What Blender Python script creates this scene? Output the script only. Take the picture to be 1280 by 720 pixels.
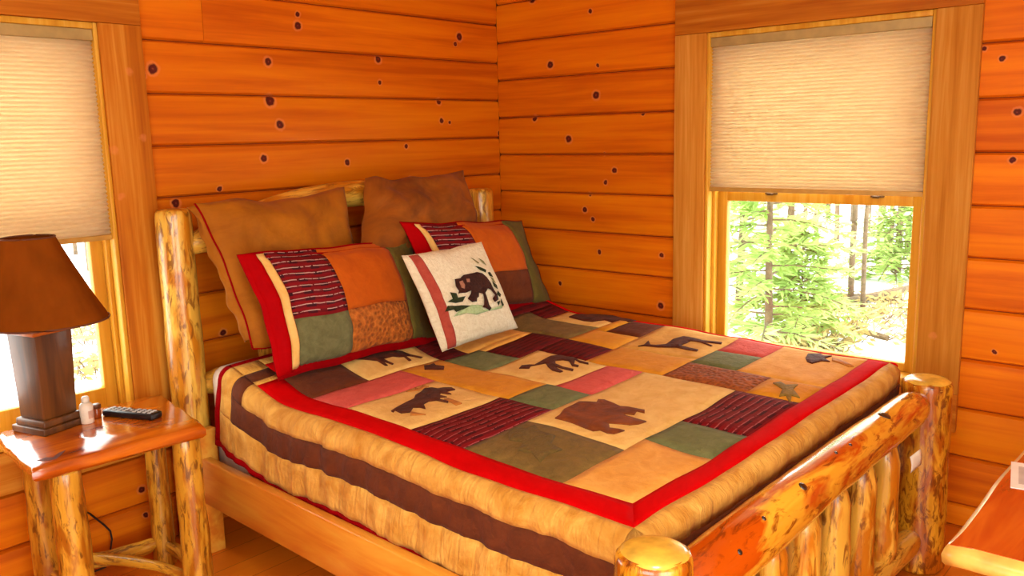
import bpy, bmesh, math, random
from mathutils import Vector, Matrix, Quaternion, noise
random.seed(7)
for o in list(bpy.data.objects): bpy.data.objects.remove(o)
SC = bpy.context.scene
COL = SC.collection
R = math.radians
PI = math.pi

# ------------------------------------------------------------------ camera
FPX = 1087.0
CAM = Vector((-3.4578, -3.1000, 1.5174))
_yaw, _pit, _rol = R(48.72), R(9.93), R(-1.316)
_f = Vector((math.sin(_yaw)*math.cos(_pit), math.cos(_yaw)*math.cos(_pit), -math.sin(_pit)))
_r = Vector((math.cos(_yaw), -math.sin(_yaw), 0)); _u = _r.cross(_f)
RX = _r*math.cos(_rol) + _u*math.sin(_rol); UX = -_r*math.sin(_rol) + _u*math.cos(_rol); FX = _f
cd = bpy.data.cameras.new('camera'); cam = bpy.data.objects.new('camera', cd); COL.objects.link(cam)
cd.sensor_width = 36; cd.lens = FPX/1280*36; cd.clip_start = .02; cd.clip_end = 300
cam.matrix_world = Matrix(((RX.x, UX.x, -FX.x, CAM.x), (RX.y, UX.y, -FX.y, CAM.y), (RX.z, UX.z, -FX.z, CAM.z), (0, 0, 0, 1)))
SC.camera = cam

# ------------------------------------------------------------------ sky, added fill light, exposure
W = bpy.data.worlds.new('overcast_sky'); SC.world = W; W.use_nodes = True
bg = W.node_tree.nodes['Background']; bg.inputs[0].default_value = (.95, 1, .96, 1); bg.inputs[1].default_value = 8.0
vs = SC.view_settings; vs.view_transform = 'Standard'; vs.look = 'None'; vs.exposure = 0.02; vs.gamma = 1; vs.use_curve_mapping = False

def area(name, loc, rot, sx, sy, power, col, portal=False, shape='RECTANGLE'):
    l = bpy.data.lights.new(name, 'AREA'); l.shape = shape; l.size = sx; l.size_y = sy; l.energy = power; l.color = col
    if portal: l.cycles.is_portal = True
    o = bpy.data.objects.new(name, l); COL.objects.link(o); o.location = loc; o.rotation_euler = rot
    return o
area('added_fill_light', (-2.8, -2.9, 2.47), (0, 0, 0), .5, .5, 30, (1, .93, .76), shape='DISK')  # added fill lamp out of view, placed to brighten the room
RX0, RY0, HC = -4.7, -4.7, 2.6          # room extents (far corner of the room is the origin)

# ------------------------------------------------------------------ pixel -> point on a plane
def ray(x, y): return RX*((x-640)/FPX) + UX*(-(y-360)/FPX) + FX
def on(ax, v, x, y):
    r = ray(x, y); return CAM + r*((v-CAM[ax])/r[ax])

# ------------------------------------------------------------------ materials
def lin(c):
    f = lambda v: v/12.92 if v <= .04045 else ((v+.055)/1.055)**2.4
    return tuple(f(v/255) for v in c)+(1,)
class NT:
    def __init__(s, name):
        s.m = bpy.data.materials.new(name); s.m.use_nodes = True; s.t = s.m.node_tree; s.t.nodes.clear()
        s.out = s.n('ShaderNodeOutputMaterial')
    def n(s, typ, **kw):
        nd = s.t.nodes.new(typ)
        for k, v in kw.items(): setattr(nd, k, v)
        return nd
    def l(s, a, b): s.t.links.new(a, b)
    def val(s, sock, v):
        if hasattr(v, 'default_value') or hasattr(v, 'links'): s.l(v, sock)
        else: sock.default_value = v
    def math(s, op, a, b=0.0, clamp=False):
        nd = s.n('ShaderNodeMath', operation=op); nd.use_clamp = clamp; s.val(nd.inputs[0], a); s.val(nd.inputs[1], b); return nd.outputs[0]
    def vmath(s, op, a, b=(0, 0, 0)):
        nd = s.n('ShaderNodeVectorMath', operation=op); s.val(nd.inputs[0], a); s.val(nd.inputs[1], b); return nd
    def mix(s, fac, a, b, mode='MIX'):
        nd = s.n('ShaderNodeMix', data_type='RGBA', blend_type=mode); s.val(nd.inputs[0], fac); s.val(nd.inputs[6], a); s.val(nd.inputs[7], b); return nd.outputs[2]
    def ramp(s, fac, stops):
        nd = s.n('ShaderNodeValToRGB'); s.l(fac, nd.inputs[0]); e = nd.color_ramp.elements
        while len(e) < len(stops): e.new(.5)
        for i, (p, c) in enumerate(stops): e[i].position = p; e[i].color = c if len(c) == 4 else lin(c)
        return nd.outputs[0]
    def coords(s, kind, scale=(1, 1, 1), rnd=0.0):
        if kind == 'Position': v = s.n('ShaderNodeNewGeometry').outputs['Position']
        else: v = s.n('ShaderNodeTexCoord').outputs[kind]
        if rnd:
            oi = s.n('ShaderNodeObjectInfo').outputs['Random']
            cb = s.n('ShaderNodeCombineXYZ')
            for i, k in enumerate((17.3, 9.1, 23.7)): s.l(s.math('MULTIPLY', oi, k*rnd), cb.inputs[i])
            v = s.vmath('ADD', v, cb.outputs[0]).outputs[0]
        return s.vmath('MULTIPLY', v, scale).outputs[0]
    def noise(s, vec, scale=1.0, detail=3.0, rough=.55, dist=0.0):
        nd = s.n('ShaderNodeTexNoise'); s.l(vec, nd.inputs['Vector']); nd.inputs['Scale'].default_value = scale
        nd.inputs['Detail'].default_value = detail; nd.inputs['Roughness'].default_value = rough; nd.inputs['Distortion'].default_value = dist
        return nd.outputs['Fac']
    def bsdf(s, col, rough=.5, bump=None, bstr=.3, bdist=.01, coat=0.0, spec=.5, metal=0.0, sheen=0.0, coat_rough=.12):
        b = s.n('ShaderNodeBsdfPrincipled'); s.val(b.inputs['Base Color'], col); s.val(b.inputs['Roughness'], rough)
        b.inputs['Coat Weight'].default_value = coat; b.inputs['Coat Roughness'].default_value = coat_rough
        b.inputs['Specular IOR Level'].default_value = spec; b.inputs['Metallic'].default_value = metal; b.inputs['Sheen Weight'].default_value = sheen
        if bump is not None:
            bn = s.n('ShaderNodeBump'); s.l(bump, bn.inputs['Height']); bn.inputs['Strength'].default_value = bstr; bn.inputs['Distance'].default_value = bdist
            s.l(bn.outputs[0], b.inputs['Normal'])
        s.l(b.outputs[0], s.out.inputs[0]); return s.m

def plank_mat(name, axis, c_lo, c_mid, c_hi, knots, gscale=1.0, rough=.5, coat=.04):
    t = NT(name)
    st = [26, 26, 26]; st[axis] = 1.1
    v = t.coords('Position', tuple(st), rnd=1)
    g = t.noise(v, gscale, 4, .6, .35)
    st2 = [5, 5, 5]; st2[axis] = .5
    g2 = t.noise(t.coords('Position', tuple(st2), rnd=1), 1, 2, .5)
    col = t.ramp(t.math('ADD', t.math('MULTIPLY', g, .55), t.math('MULTIPLY', g2, .45)), [(.36, c_lo), (.5, c_mid), (.64, c_hi)])
    oi = t.n('ShaderNodeObjectInfo').outputs['Random']
    hsv = t.n('ShaderNodeHueSaturation'); t.l(col, hsv.inputs['Color'])
    t.l(t.math('ADD', t.math('MULTIPLY', oi, .16), .92), hsv.inputs['Value']); col = hsv.outputs[0]
    if knots:
        p = t.n('ShaderNodeNewGeometry').outputs['Position']
        wob = t.n('ShaderNodeTexNoise'); t.l(p, wob.inputs['Vector']); wob.inputs['Scale'].default_value = 45
        p = t.vmath('ADD', p, t.vmath('MULTIPLY', t.vmath('SUBTRACT', wob.outputs['Color'], (.5, .5, .5)).outputs[0], (.012, .012, .012)).outputs[0]).outputs[0]
        d = None
        for k, r in knots:
            q = t.n('ShaderNodeVectorMath', operation='DISTANCE'); t.l(p, q.inputs[0]); q.inputs[1].default_value = k
            q = t.math('MULTIPLY', q.outputs['Value'], 1/r)
            d = q if d is None else t.math('MINIMUM', d, q)
        halo = t.ramp(t.math('MULTIPLY', d, .4), [(.36, (255, 255, 255)), (.50, (235, 235, 235)), (.62, (0, 0, 0))])
        col = t.mix(t.math('MULTIPLY', halo, .45), col, lin((230, 140, 84)))
        core = t.ramp(t.math('MULTIPLY', d, .4), [(.30, (255, 255, 255)), (.42, (0, 0, 0))])
        kc = t.ramp(t.math('MULTIPLY', d, .4), [(.0, (150, 70, 50)), (.10, (92, 26, 18)), (.4, (74, 14, 10))])
        col = t.mix(core, col, kc)
    return t.bsdf(col, rough, g, .12, .004, coat, spec=.18)

def log_mat(name, base, mid, dark, patch=(7, 7, 1.6), amt=.5, fleck=.5, rough=.3, coat=.5, sweep=0.0):
    t = NT(name)
    v = t.coords('Object', patch, rnd=1)
    a = t.noise(v, 1.0, 4, .6, .6)
    b = t.noise(t.coords('Object', tuple(k*3.3 for k in patch), rnd=1.7), 1.0, 4, .65, .8)
    fine = t.noise(t.coords('Object', (60, 60, 5), rnd=1), 1, 3, .6)
    pale = t.noise(t.coords('Object', (16, 16, 1.8), rnd=2.3), 1.0, 3, .6, .4)
    c = t.mix(t.ramp(pale, [(.48, (0, 0, 0)), (.60, (255, 255, 255))]), lin(base), lin(tuple(min(255, int(k*1.07)+10) for k in base)))
    c = t.mix(t.ramp(a, [(max(0, .62-amt*.3), (0, 0, 0)), (min(1, .72-amt*.3), (255, 255, 255))]), c, lin(mid))
    c = t.mix(t.math('MULTIPLY', t.ramp(b, [(.70-fleck*.2, (0, 0, 0)), (.80-fleck*.2, (255, 255, 255))]), .85), c, lin(dark))
    c = t.mix(t.math('MULTIPLY', fine, .28), c, lin(mid))
    h = t.math('ADD', t.math('MULTIPLY', a, .6), t.math('MULTIPLY', b, .4))
    return t.bsdf(c, rough, h, .35, .012, coat)

def slab_mat(name, base, mid, dark, axis=0, rough=.2, coat=.8, sc=1.0):
    t = NT(name)
    st = [16*sc]*3; st[axis] = 1.4*sc
    g = t.noise(t.coords('Object', tuple(st)), 1, 4, .6, 1.1)
    st = [5*sc]*3; st[axis] = .9*sc
    g2 = t.noise(t.coords('Object', tuple(st)), 1, 3, .5, 1.6)
    c = t.ramp(t.math('ADD', t.math('MULTIPLY', g, .5), t.math('MULTIPLY', g2, .5)), [(.38, dark), (.49, mid), (.60, base)])
    return t.bsdf(c, rough, g, .08, .003, coat)

def fabric(name, c1, c2, scale=22, rough=.85, bump=.4, weave=0.0, sheen=.03, fold=0.0):
    t = NT(name)
    spec = .05 if sheen == 0 else .2
    v = t.coords('UV', (1, 1, 1))
    n = t.noise(v, scale, 5, .65, .5)
    c = t.ramp(n, [(.32, c1), (.66, c2)])
    h = t.noise(v, scale*1.6, 4, .6, .4)
    if fold:
        fn_ = t.noise(t.coords('UV', (26, 5, 1)), 1, 4, .6, 1.0); h = t.math('ADD', t.math('MULTIPLY', h, .35), t.math('MULTIPLY', fn_, fold))
    if weave:
        w = t.n('ShaderNodeTexVoronoi'); t.l(v, w.inputs['Vector']); w.inputs['Scale'].default_value = weave
        h = t.math('ADD', h, t.math('MULTIPLY', w.outputs['Distance'], 1.2))
        c = t.mix(t.math('MULTIPLY', w.outputs['Distance'], .7), c, lin(tuple(min(255, int(k*1.5)+14) for k in c2)))
    return t.bsdf(c, rough, h, bump, .014 if not fold else .018, sheen=sheen, spec=spec)

def plaid(name, base, dark, line, fu=30.0, vert=1.0):
    """woven ticking: narrow pale broken lines on deep red with a dark check"""
    t = NT(name)
    v = t.coords('UV')
    sp = t.n('ShaderNodeSeparateXYZ'); t.l(v, sp.inputs[0]); U, V = sp.outputs[0], sp.outputs[1]
    wob = t.math('MULTIPLY', t.noise(v, 14, 2), .012)
    s1 = t.math('SINE', t.math('MULTIPLY', t.math('ADD', V, wob), fu*6.2832))
    lineA = t.math('GREATER_THAN', s1, .90)
    br = t.math('GREATER_THAN', t.noise(t.coords('UV', (70, 30, 1)), 1, 2), .42)
    lineA = t.math('MULTIPLY', lineA, br)
    chk = t.math('GREATER_THAN', t.math('SINE', t.math('MULTIPLY', U, fu*.32*6.2832)), .1)
    chk2 = t.math('GREATER_THAN', t.math('SINE', t.math('ADD', t.math('MULTIPLY', V, fu*6.2832), 2.5)), -.1)
    c = t.mix(t.math('MULTIPLY', chk2, t.math('ADD', t.math('MULTIPLY', chk, .45), .4)), lin(base), lin(dark))
    c = t.mix(t.math('MULTIPLY', lineA, .75), c, lin(line))
    return t.bsdf(c, .85, t.math('ADD', t.math('MULTIPLY', s1, .3), t.noise(v, 60, 3)), .5, .005, spec=.2)

def plain(name, c, rough=.5, coat=0.0, metal=0.0, var=.06, spec=.5):
    t = NT(name)
    n = t.noise(t.coords('Object'), 18, 3)
    lo = tuple(int(k*(1-var)) for k in c); hi = tuple(min(255, int(k*(1+var))) for k in c)
    return t.bsdf(t.ramp(n, [(.3, lo), (.7, hi)]), rough, coat=coat, metal=metal, spec=spec)

def glass_mat():
    t = NT('window_glass')
    a = t.n('ShaderNodeBsdfTransparent'); a.inputs[0].default_value = (.97, .985, .98, 1)
    g = t.n('ShaderNodeBsdfGlossy'); g.inputs['Roughness'].default_value = .02
    m = t.n('ShaderNodeMixShader'); m.inputs[0].default_value = .05
    t.l(a.outputs[0], m.inputs[1]); t.l(g.outputs[0], m.inputs[2]); t.l(m.outputs[0], t.out.inputs[0]); return t.m
def blind_mat():
    t = NT('pleated_blind_fabric')
    n = t.noise(t.coords('Position', (6, 6, 90)), 1, 3)
    c = t.ramp(n, [(.3, (231, 213, 182)), (.7, (238, 222, 194))])
    d = t.n('ShaderNodeBsdfDiffuse'); t.l(c, d.inputs[0])
    tr = t.n('ShaderNodeBsdfTranslucent'); t.l(c, tr.inputs[0])
    m = t.n('ShaderNodeMixShader'); m.inputs[0].default_value = .62
    t.l(d.outputs[0], m.inputs[1]); t.l(tr.outputs[0], m.inputs[2]); t.l(m.outputs[0], t.out.inputs[0]); return t.m
def leaf_mat(name, c1, c2):
    t = NT(name)
    n = t.noise(t.coords('Position'), 1.6, 3)
    c = t.ramp(n, [(.3, c1), (.7, c2)])
    d = t.n('ShaderNodeBsdfDiffuse'); t.l(c, d.inputs[0])
    tr = t.n('ShaderNodeBsdfTranslucent'); t.l(c, tr.inputs[0])
    m = t.n('ShaderNodeMixShader'); m.inputs[0].default_value = .4
    t.l(d.outputs[0], m.inputs[1]); t.l(tr.outputs[0], m.inputs[2]); t.l(m.outputs[0], t.out.inputs[0]); return t.m

# ------------------------------------------------------------------ object helpers
def tag(o, label=None, cat=None, group=None, kind=None):
    if label: o['label'] = label
    if cat: o['category'] = cat
    if group: o['group'] = group
    if kind: o['kind'] = kind
    return o
def empty(name, loc=(0, 0, 0), rz=0.0):
    o = bpy.data.objects.new(name, None); COL.objects.link(o); o.location = loc; o.rotation_euler = (0, 0, rz); o.empty_display_size = .1; return o
def mk(name, verts, faces, mat, parent=None, uv=None, smooth=True, origin=None):
    if origin is not None: verts = [tuple(Vector(v)-Vector(origin)) for v in verts]
    me = bpy.data.meshes.new(name); me.from_pydata([tuple(v) for v in verts], [], faces); me.update()
    if uv is not None:
        ul = me.uv_layers.new(name='UVMap')
        for lp in me.loops: ul.data[lp.index].uv = uv[lp.vertex_index]
    me.materials.append(mat)
    if smooth: me.polygons.foreach_set('use_smooth', [True]*len(me.polygons))
    o = bpy.data.objects.new(name, me); COL.objects.link(o)
    if parent is not None: o.parent = parent
    return o
class MB:
    def __init__(s): s.v = []; s.f = []
    def box(s, x0, x1, y0, y1, z0, z1):
        b = len(s.v); s.v += [(x, y, z) for z in (z0, z1) for y in (y0, y1) for x in (x0, x1)]
        s.f += [tuple(b+i for i in q) for q in ((0, 2, 3, 1), (4, 5, 7, 6), (0, 1, 5, 4), (2, 6, 7, 3), (0, 4, 6, 2), (1, 3, 7, 5))]; return s
    def poly(s, pts, d):
        """polygon pts extruded by vector d"""
        b = len(s.v); n = len(pts); d = Vector(d); s.v += [tuple(p) for p in pts]+[tuple(Vector(p)+d) for p in pts]
        s.f += [tuple(b+i for i in range(n))[::-1], tuple(b+n+i for i in range(n))]
        s.f += [(b+i, b+(i+1) % n, b+n+(i+1) % n, b+n+i) for i in range(n)]; return s
    def lathe(s, prof, c=(0, 0, 0), n=24):
        b = len(s.v)
        for r, z in prof:
            for i in range(n): a = 2*PI*i/n; s.v.append((c[0]+r*math.cos(a), c[1]+r*math.sin(a), c[2]+z))
        for j in range(len(prof)-1):
            for i in range(n): s.f.append((b+j*n+i, b+j*n+(i+1) % n, b+(j+1)*n+(i+1) % n, b+(j+1)*n+i))
        s.f.append(tuple(b+i for i in range(n))[::-1]); s.f.append(tuple(b+(len(prof)-1)*n+i for i in range(n))); return s
    def tube(s, pts, rad, n=6):
        b = len(s.v); pts = [Vector(p) for p in pts]; m = len(pts)
        for j, p in enumerate(pts):
            d = (pts[min(j+1, m-1)]-pts[max(j-1, 0)]).normalized(); a = d.orthogonal().normalized(); c = d.cross(a)
            r = rad[j] if isinstance(rad, (list, tuple)) else rad
            for i in range(n): t = 2*PI*i/n; s.v.append(tuple(p+(a*math.cos(t)+c*math.sin(t))*r))
        for j in range(m-1):
            for i in range(n): s.f.append((b+j*n+i, b+j*n+(i+1) % n, b+(j+1)*n+(i+1) % n, b+(j+1)*n+i))
        s.f.append(tuple(b+i for i in range(n))[::-1]); s.f.append(tuple(b+(m-1)*n+i for i in range(n))); return s
    def build(s, name, mat, parent=None, bevel=0.0, smooth=False, origin=None, seg=2):
        o = mk(name, s.v, s.f, mat, parent, smooth=smooth or bevel > 0, origin=origin)
        if bevel:
            md = o.modifiers.new('bevel', 'BEVEL'); md.width = bevel; md.segments = seg; md.limit_method = 'ANGLE'; md.angle_limit = R(35); md.harden_normals = False
        return o
def autosmooth(o, ang=35):
    me = o.data
    bm = bmesh.new(); bm.from_mesh(me)
    for e in bm.edges:
        if len(e.link_faces) == 2 and e.calc_face_angle(0) > R(ang): e.smooth = False
    bm.to_mesh(me); bm.free(); return o
def log(name, parent, p0, p1, r0, r1, mat, seed=0, n=18, rings=14, wob=.06, bend=(0, 0), cap=.25, tenon=0.0, facet=0.0):
    """a peeled log from p0 to p1 along its own local z axis; radius wobbles, ends are rounded over"""
    p0, p1 = Vector(p0), Vector(p1); d = p1-p0; L = d.length
    q = Vector((0, 0, 1)).rotation_difference(d.normalized())
    sd = Vector((seed*3.17, seed*1.31, seed*7.7))
    V, F = [], []
    zs = []
    rm = (r0+r1)/2
    cz = min(cap*rm, L*.2)
    for k in range(4): zs.append((cz*(1-math.cos(k/3*PI/2)), 1-.30*(1-k/3)**2 if cap else 1))
    for k in range(1, rings): zs.append((cz+(L-2*cz)*k/rings, 1))
    for k in range(4): zs.append((L-cz*(1-math.cos((3-k)/3*PI/2)), 1-.30*(k/3)**2 if cap else 1))
    for z, rs in zs:
        t = z/L; r = (r0+(r1-r0)*t)*rs
        if tenon:
            e = min(z, L-z)
            if e < tenon:
                q_ = max(0, (e-tenon*.42)/(tenon*.58)); r *= .52+.48*math.sin(PI/2*q_)
        bx, by = bend[0]*math.sin(PI*t), bend[1]*math.sin(PI*t)
        for i in range(n):
            a = 2*PI*i/n
            w = 1+wob*(noise.noise(sd+Vector((math.cos(a)*1.1, math.sin(a)*1.1, z*6)))+.6*noise.noise(sd+Vector((math.cos(a)*2.3, math.sin(a)*2.3, z*17))))
            V.append((bx+r*w*math.cos(a), by+r*w*math.sin(a), z))
    m = len(zs)
    for j in range(m-1):
        for i in range(n): F.append((j*n+i, j*n+(i+1) % n, (j+1)*n+(i+1) % n, (j+1)*n+i))
    F.append(tuple(range(n))[::-1]); F.append(tuple((m-1)*n+i for i in range(n)))
    o = mk(name, V, F, mat, parent); o.location = p0; o.rotation_mode = 'QUATERNION'; o.rotation_quaternion = q
    return autosmooth(o, 40)
def slab(fn, out, u0, u1, v0, v1, nu, nv, th, puff=0.0, lift=0.0, uvf=None, edge=5):
    """thin closed sheet over the surface fn(u,v); out = outward reference vector"""
    P = [[Vector(fn(u0+(u1-u0)*i/nu, v0+(v1-v0)*j/nv)) for i in range(nu+1)] for j in range(nv+1)]
    V, UV = [], []; bot = []
    for j in range(nv+1):
        for i in range(nu+1):
            du = P[j][min(i+1, nu)]-P[j][max(i-1, 0)]; dv = P[min(j+1, nv)][i]-P[max(j-1, 0)][i]
            nn = du.cross(dv)
            nn = nn.normalized() if nn.length > 1e-9 else Vector(out(u0, v0) if callable(out) else out)
            ref = Vector(out(u0+(u1-u0)*i/nu, v0+(v1-v0)*j/nv) if callable(out) else out)
            if nn.dot(ref) < 0: nn = -nn
            a = 1-abs(2*i/nu-1)**edge; b = 1-abs(2*j/nv-1)**edge
            V.append(P[j][i]+nn*(lift+puff*a*b)); bot.append(P[j][i]+nn*(lift-th))
            u, v = u0+(u1-u0)*i/nu, v0+(v1-v0)*j/nv
            UV.append(uvf(u, v) if uvf else (u, v))
    n = (nu+1)*(nv+1); V += bot; UV += UV
    F = []
    I = lambda i, j: j*(nu+1)+i
    for j in range(nv):
        for i in range(nu):
            F.append((I(i, j), I(i+1, j), I(i+1, j+1), I(i, j+1)))
            F.append((n+I(i, j+1), n+I(i+1, j+1), n+I(i+1, j), n+I(i, j)))
    ring = [I(i, 0) for i in range(nu+1)]+[I(nu, j) for j in range(1, nv+1)]+[I(i, nv) for i in range(nu-1, -1, -1)]+[I(0, j) for j in range(nv-1, 0, -1)]
    for k in range(len(ring)):
        a, b = ring[k], ring[(k+1) % len(ring)]; F.append((b, a, n+a, n+b))
    return V, F, UV
def join(parts):
    V, F, UV = [], [], []
    for v, f, u in parts:
        b = len(V); V += v; UV += u; F += [tuple(b+i for i in q) for q in f]
    return V, F, UV
def fixnormals(o):
    bm = bmesh.new(); bm.from_mesh(o.data); bmesh.ops.recalc_face_normals(bm, faces=bm.faces); bm.to_mesh(o.data); bm.free(); return o
def flatcut(outline, fn, th=.002, sub=2):
    """cut-out shape: 2-D outline triangulated, refined and laid on the surface fn(u,v)->(point, normal)"""
    bm = bmesh.new(); vs = [bm.verts.new((p[0], p[1], 0)) for p in outline]; f = bm.faces.new(vs)
    bmesh.ops.triangulate(bm, faces=[f], ngon_method='EAR_CLIP')
    ext = max(max(p[0] for p in outline)-min(p[0] for p in outline), max(p[1] for p in outline)-min(p[1] for p in outline))
    for _ in range(sub):
        es = [e for e in bm.edges if e.calc_length() > ext*.12]
        if es: bmesh.ops.subdivide_edges(bm, edges=es, cuts=1); bmesh.ops.triangulate(bm, faces=bm.faces)
    bm.normal_update()
    if sum(f.normal.z*f.calc_area() for f in bm.faces) < 0: bmesh.ops.reverse_faces(bm, faces=bm.faces)
    bm.verts.index_update()
    uv = [(v.co.x, v.co.y) for v in bm.verts]; tris = [tuple(v.index for v in f.verts) for f in bm.faces]
    rim = []
    for e in bm.edges:
        if len(e.link_faces) == 1:
            l = e.link_loops[0]; rim.append((l.vert.index, l.link_loop_next.vert.index))
    bm.free()
    top, bot = [], []
    for u, v in uv:
        p, nn = fn(u, v); top.append(p+nn*th); bot.append(p-nn*th)
    n = len(uv); F = tris+[tuple(n+i for i in t[::-1]) for t in tris]+[(b, a, n+a, n+b) for a, b in rim]
    return top+bot, F, uv+uv

# ------------------------------------------------------------------ wall boards
KA = [(372,32,6),(372,18,4),(574,46,7),(569,55,4),(335,77,6),(473,74,6),(475,103,4),(338,126,8),(350,156,6.5),(549,127,5.5),(552,151,5),(562,153,3.5),
      (330,198,5.5),(434,203,5),(508,183,4),(513,224,4.5),(191,86,7),(178,94,4.5),(220,254,6),(275,236,4),(624,166,4.5),(97,616,6.5),(177,612,5),(182,644,3.5),(279,416,5),(88,23,6),(62,640,3),(15,12,4)]
KB = [(688,81,6.5),(747,82,3.5),(745,119,7),(711,174,6.5),(668,148,5.5),(803,142,3.5),(738,14,4),(768,213,5),(757,228,4),(737,243,4),(731,262,5),(741,274,4),(826,382,6),
      (749,315,4),(827,319,4.5),(700,354,4),(665,0,6),(1253,73,4),(1272,140,5),(1265,200,4),(1230,61,3.5),(755,192,3),(1243,440,3)]
kA = [(tuple(on(1, 0, x, y)), s*3.1/FPX) for x, y, s in KA]
kB = [(tuple(on(0, 0, x, y)), s*3.1/FPX) for x, y, s in KB]
M_A = plank_mat('pine_siding_headboard_wall', 0, (186, 84, 1), (212, 108, 2), (224, 126, 6), kA)
M_B = plank_mat('pine_siding_window_wall', 1, (194, 86, 1), (220, 112, 2), (232, 132, 5), kB)
M_rest = plank_mat('pale_boards_plain', 0, (222, 204, 164), (234, 218, 182), (242, 230, 200), None)  # pale tone chosen to bounce neutral light from unseen walls and ceiling
M_back = plain('board_groove_wood', (120, 44, 4), .8)
M_casA = plank_mat('rough_sawn_casing_upright', 2, (170, 88, 10), (196, 114, 22), (216, 146, 50), [(tuple(on(1, 0, x, y)), 5*3.9/FPX) for x, y in ((158, 90), (175, 172), (148, 245), (140, 188))], 1.6, .7, 0)
M_casB = plank_mat('rough_sawn_casing_pale', 2, (180, 108, 24), (202, 132, 42), (218, 158, 72), [(tuple(on(0, 0, x, y)), r*3.9/FPX) for x, y, r in ((1191, 124, 3), (1196, 218, 3.5), (1180, 314, 4), (1162, 334, 3.5), (1168, 418, 5), (1160, 438, 3.5), (1194, 272, 2.5), (868, 190, 4))], 1.6, .7, 0)
M_casH = plank_mat('rough_sawn_casing_level', 1, (170, 88, 10), (196, 114, 22), (216, 146, 50), None, 1.6, .7, 0)
M_casHA = plank_mat('rough_sawn_casing_level_headwall', 0, (170, 88, 10), (196, 114, 22), (216, 146, 50), None, 1.6, .7, 0)
M_jamb = plank_mat('clear_pine_window', 2, (206, 142, 34), (222, 166, 54), (234, 188, 84), None, 1.2, .45, .1)
M_glass = glass_mat(); M_blind = blind_mat()
M_metal = plain('bronze_hardware', (110, 84, 50), .4, metal=.6)

# floor
t = NT('wood_floor_boards')
v = t.coords('Position')
br = t.n('ShaderNodeTexBrick'); t.l(t.vmath('MULTIPLY', v, (1, 1, 1)).outputs[0], br.inputs['Vector'])
br.inputs['Scale'].default_value = 1; br.inputs['Brick Width'].default_value = 1.6; br.inputs['Row Height'].default_value = .125; br.inputs['Mortar Size'].default_value = .0018
br.inputs['Color1'].default_value = lin((222, 118, 16)); br.inputs['Color2'].default_value = lin((232, 130, 22)); br.inputs['Mortar'].default_value = lin((160, 78, 8))
g = t.noise(t.coords('Position', (2, 30, 2)), 1, 4, .6, .4)
M_floor = t.bsdf(t.mix(t.math('MULTIPLY', g, .4), br.outputs['Color'], lin((190, 88, 6))), .38, g, .1, .003, .15)
mb = MB().box(RX0, .2, RY0, .2, -.12, 0)
tag(mb.build('floor', M_floor), 'brown wooden floor of the log bedroom', None, kind='structure')
tag(MB().box(RX0, .2, RY0, .2, HC, HC+.1).build('ceiling', M_rest), 'pale boarded ceiling above the bed', None, kind='structure')

OA = (-2.975, -2.06, .53, 1.93)     # window opening in the headboard wall (x0,x1,z0,z1)
OB = (-2.13, -1.215, .53, 1.93)     # window opening in the window wall (y0,y1,z0,z1)
TH = .16                            # wall thickness
mb = MB()
for x0, x1, z0, z1 in ((RX0, OA[0], 0, HC), (OA[1], TH, 0, HC), (OA[0], OA[1], 0, OA[2]), (OA[0], OA[1], OA[3], HC)): mb.box(x0, x1, .02, TH, z0, z1)
wallA = tag(mb.build('wall_back', M_back), 'orange knotty pine log siding wall behind the headboard', None, kind='structure')
mb = MB()
for y0, y1, z0, z1 in ((RY0, OB[0], 0, HC), (OB[1], .02, 0, HC), (OB[0], OB[1], 0, OB[2]), (OB[0], OB[1], OB[3], HC)): mb.box(.02, TH, y0, y1, z0, z1)
wallB = tag(mb.build('wall_right', M_back), 'orange knotty pine log siding wall beside the bed', None, kind='structure')
# remaining two walls of the room, each with an unglazed opening added for sky fill
mb = MB()
for x0, x1, z0, z1 in ((RX0, -4.4, 0, HC), (-2.8, TH, 0, HC), (-4.4, -2.8, 2.15, HC)): mb.box(x0, x1, RY0-.14, RY0, z0, z1)
tag(mb.build('wall_front', M_rest), 'pale unseen wall with opening added for sky fill behind the viewpoint', None, kind='structure')
mb = MB()
for y0, y1, z0, z1 in ((RY0, -4.0, 0, HC), (-2.5, TH, 0, HC), (-4.0, -2.5, 2.15, HC), (-4.0, -2.5, 0, .5)): mb.box(RX0-.14, RX0, y0, y1, z0, z1)
tag(mb.build('wall_left', M_rest), 'pale unseen wall with opening added for sky fill beside the viewpoint', None, kind='structure')
for nm, loc, rot, sx, sy in (('front_opening_portal', (-3.6, RY0-.07, 1.08), (R(90), 0, 0), 1.6, 2.15), ('left_opening_portal', (RX0-.07, -3.25, 1.32), (0, R(-90), 0), 1.65, 1.5),
                             ('window_portal_a', (-2.52, .3, 1.23), (R(-90), 0, 0), .95, 1.45), ('window_portal_b', (.3, -1.67, 1.23), (0, R(90), 0), 1.45, .95)):
    area(nm, loc, rot, sx, sy, 1, (1, 1, 1), True)

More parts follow.
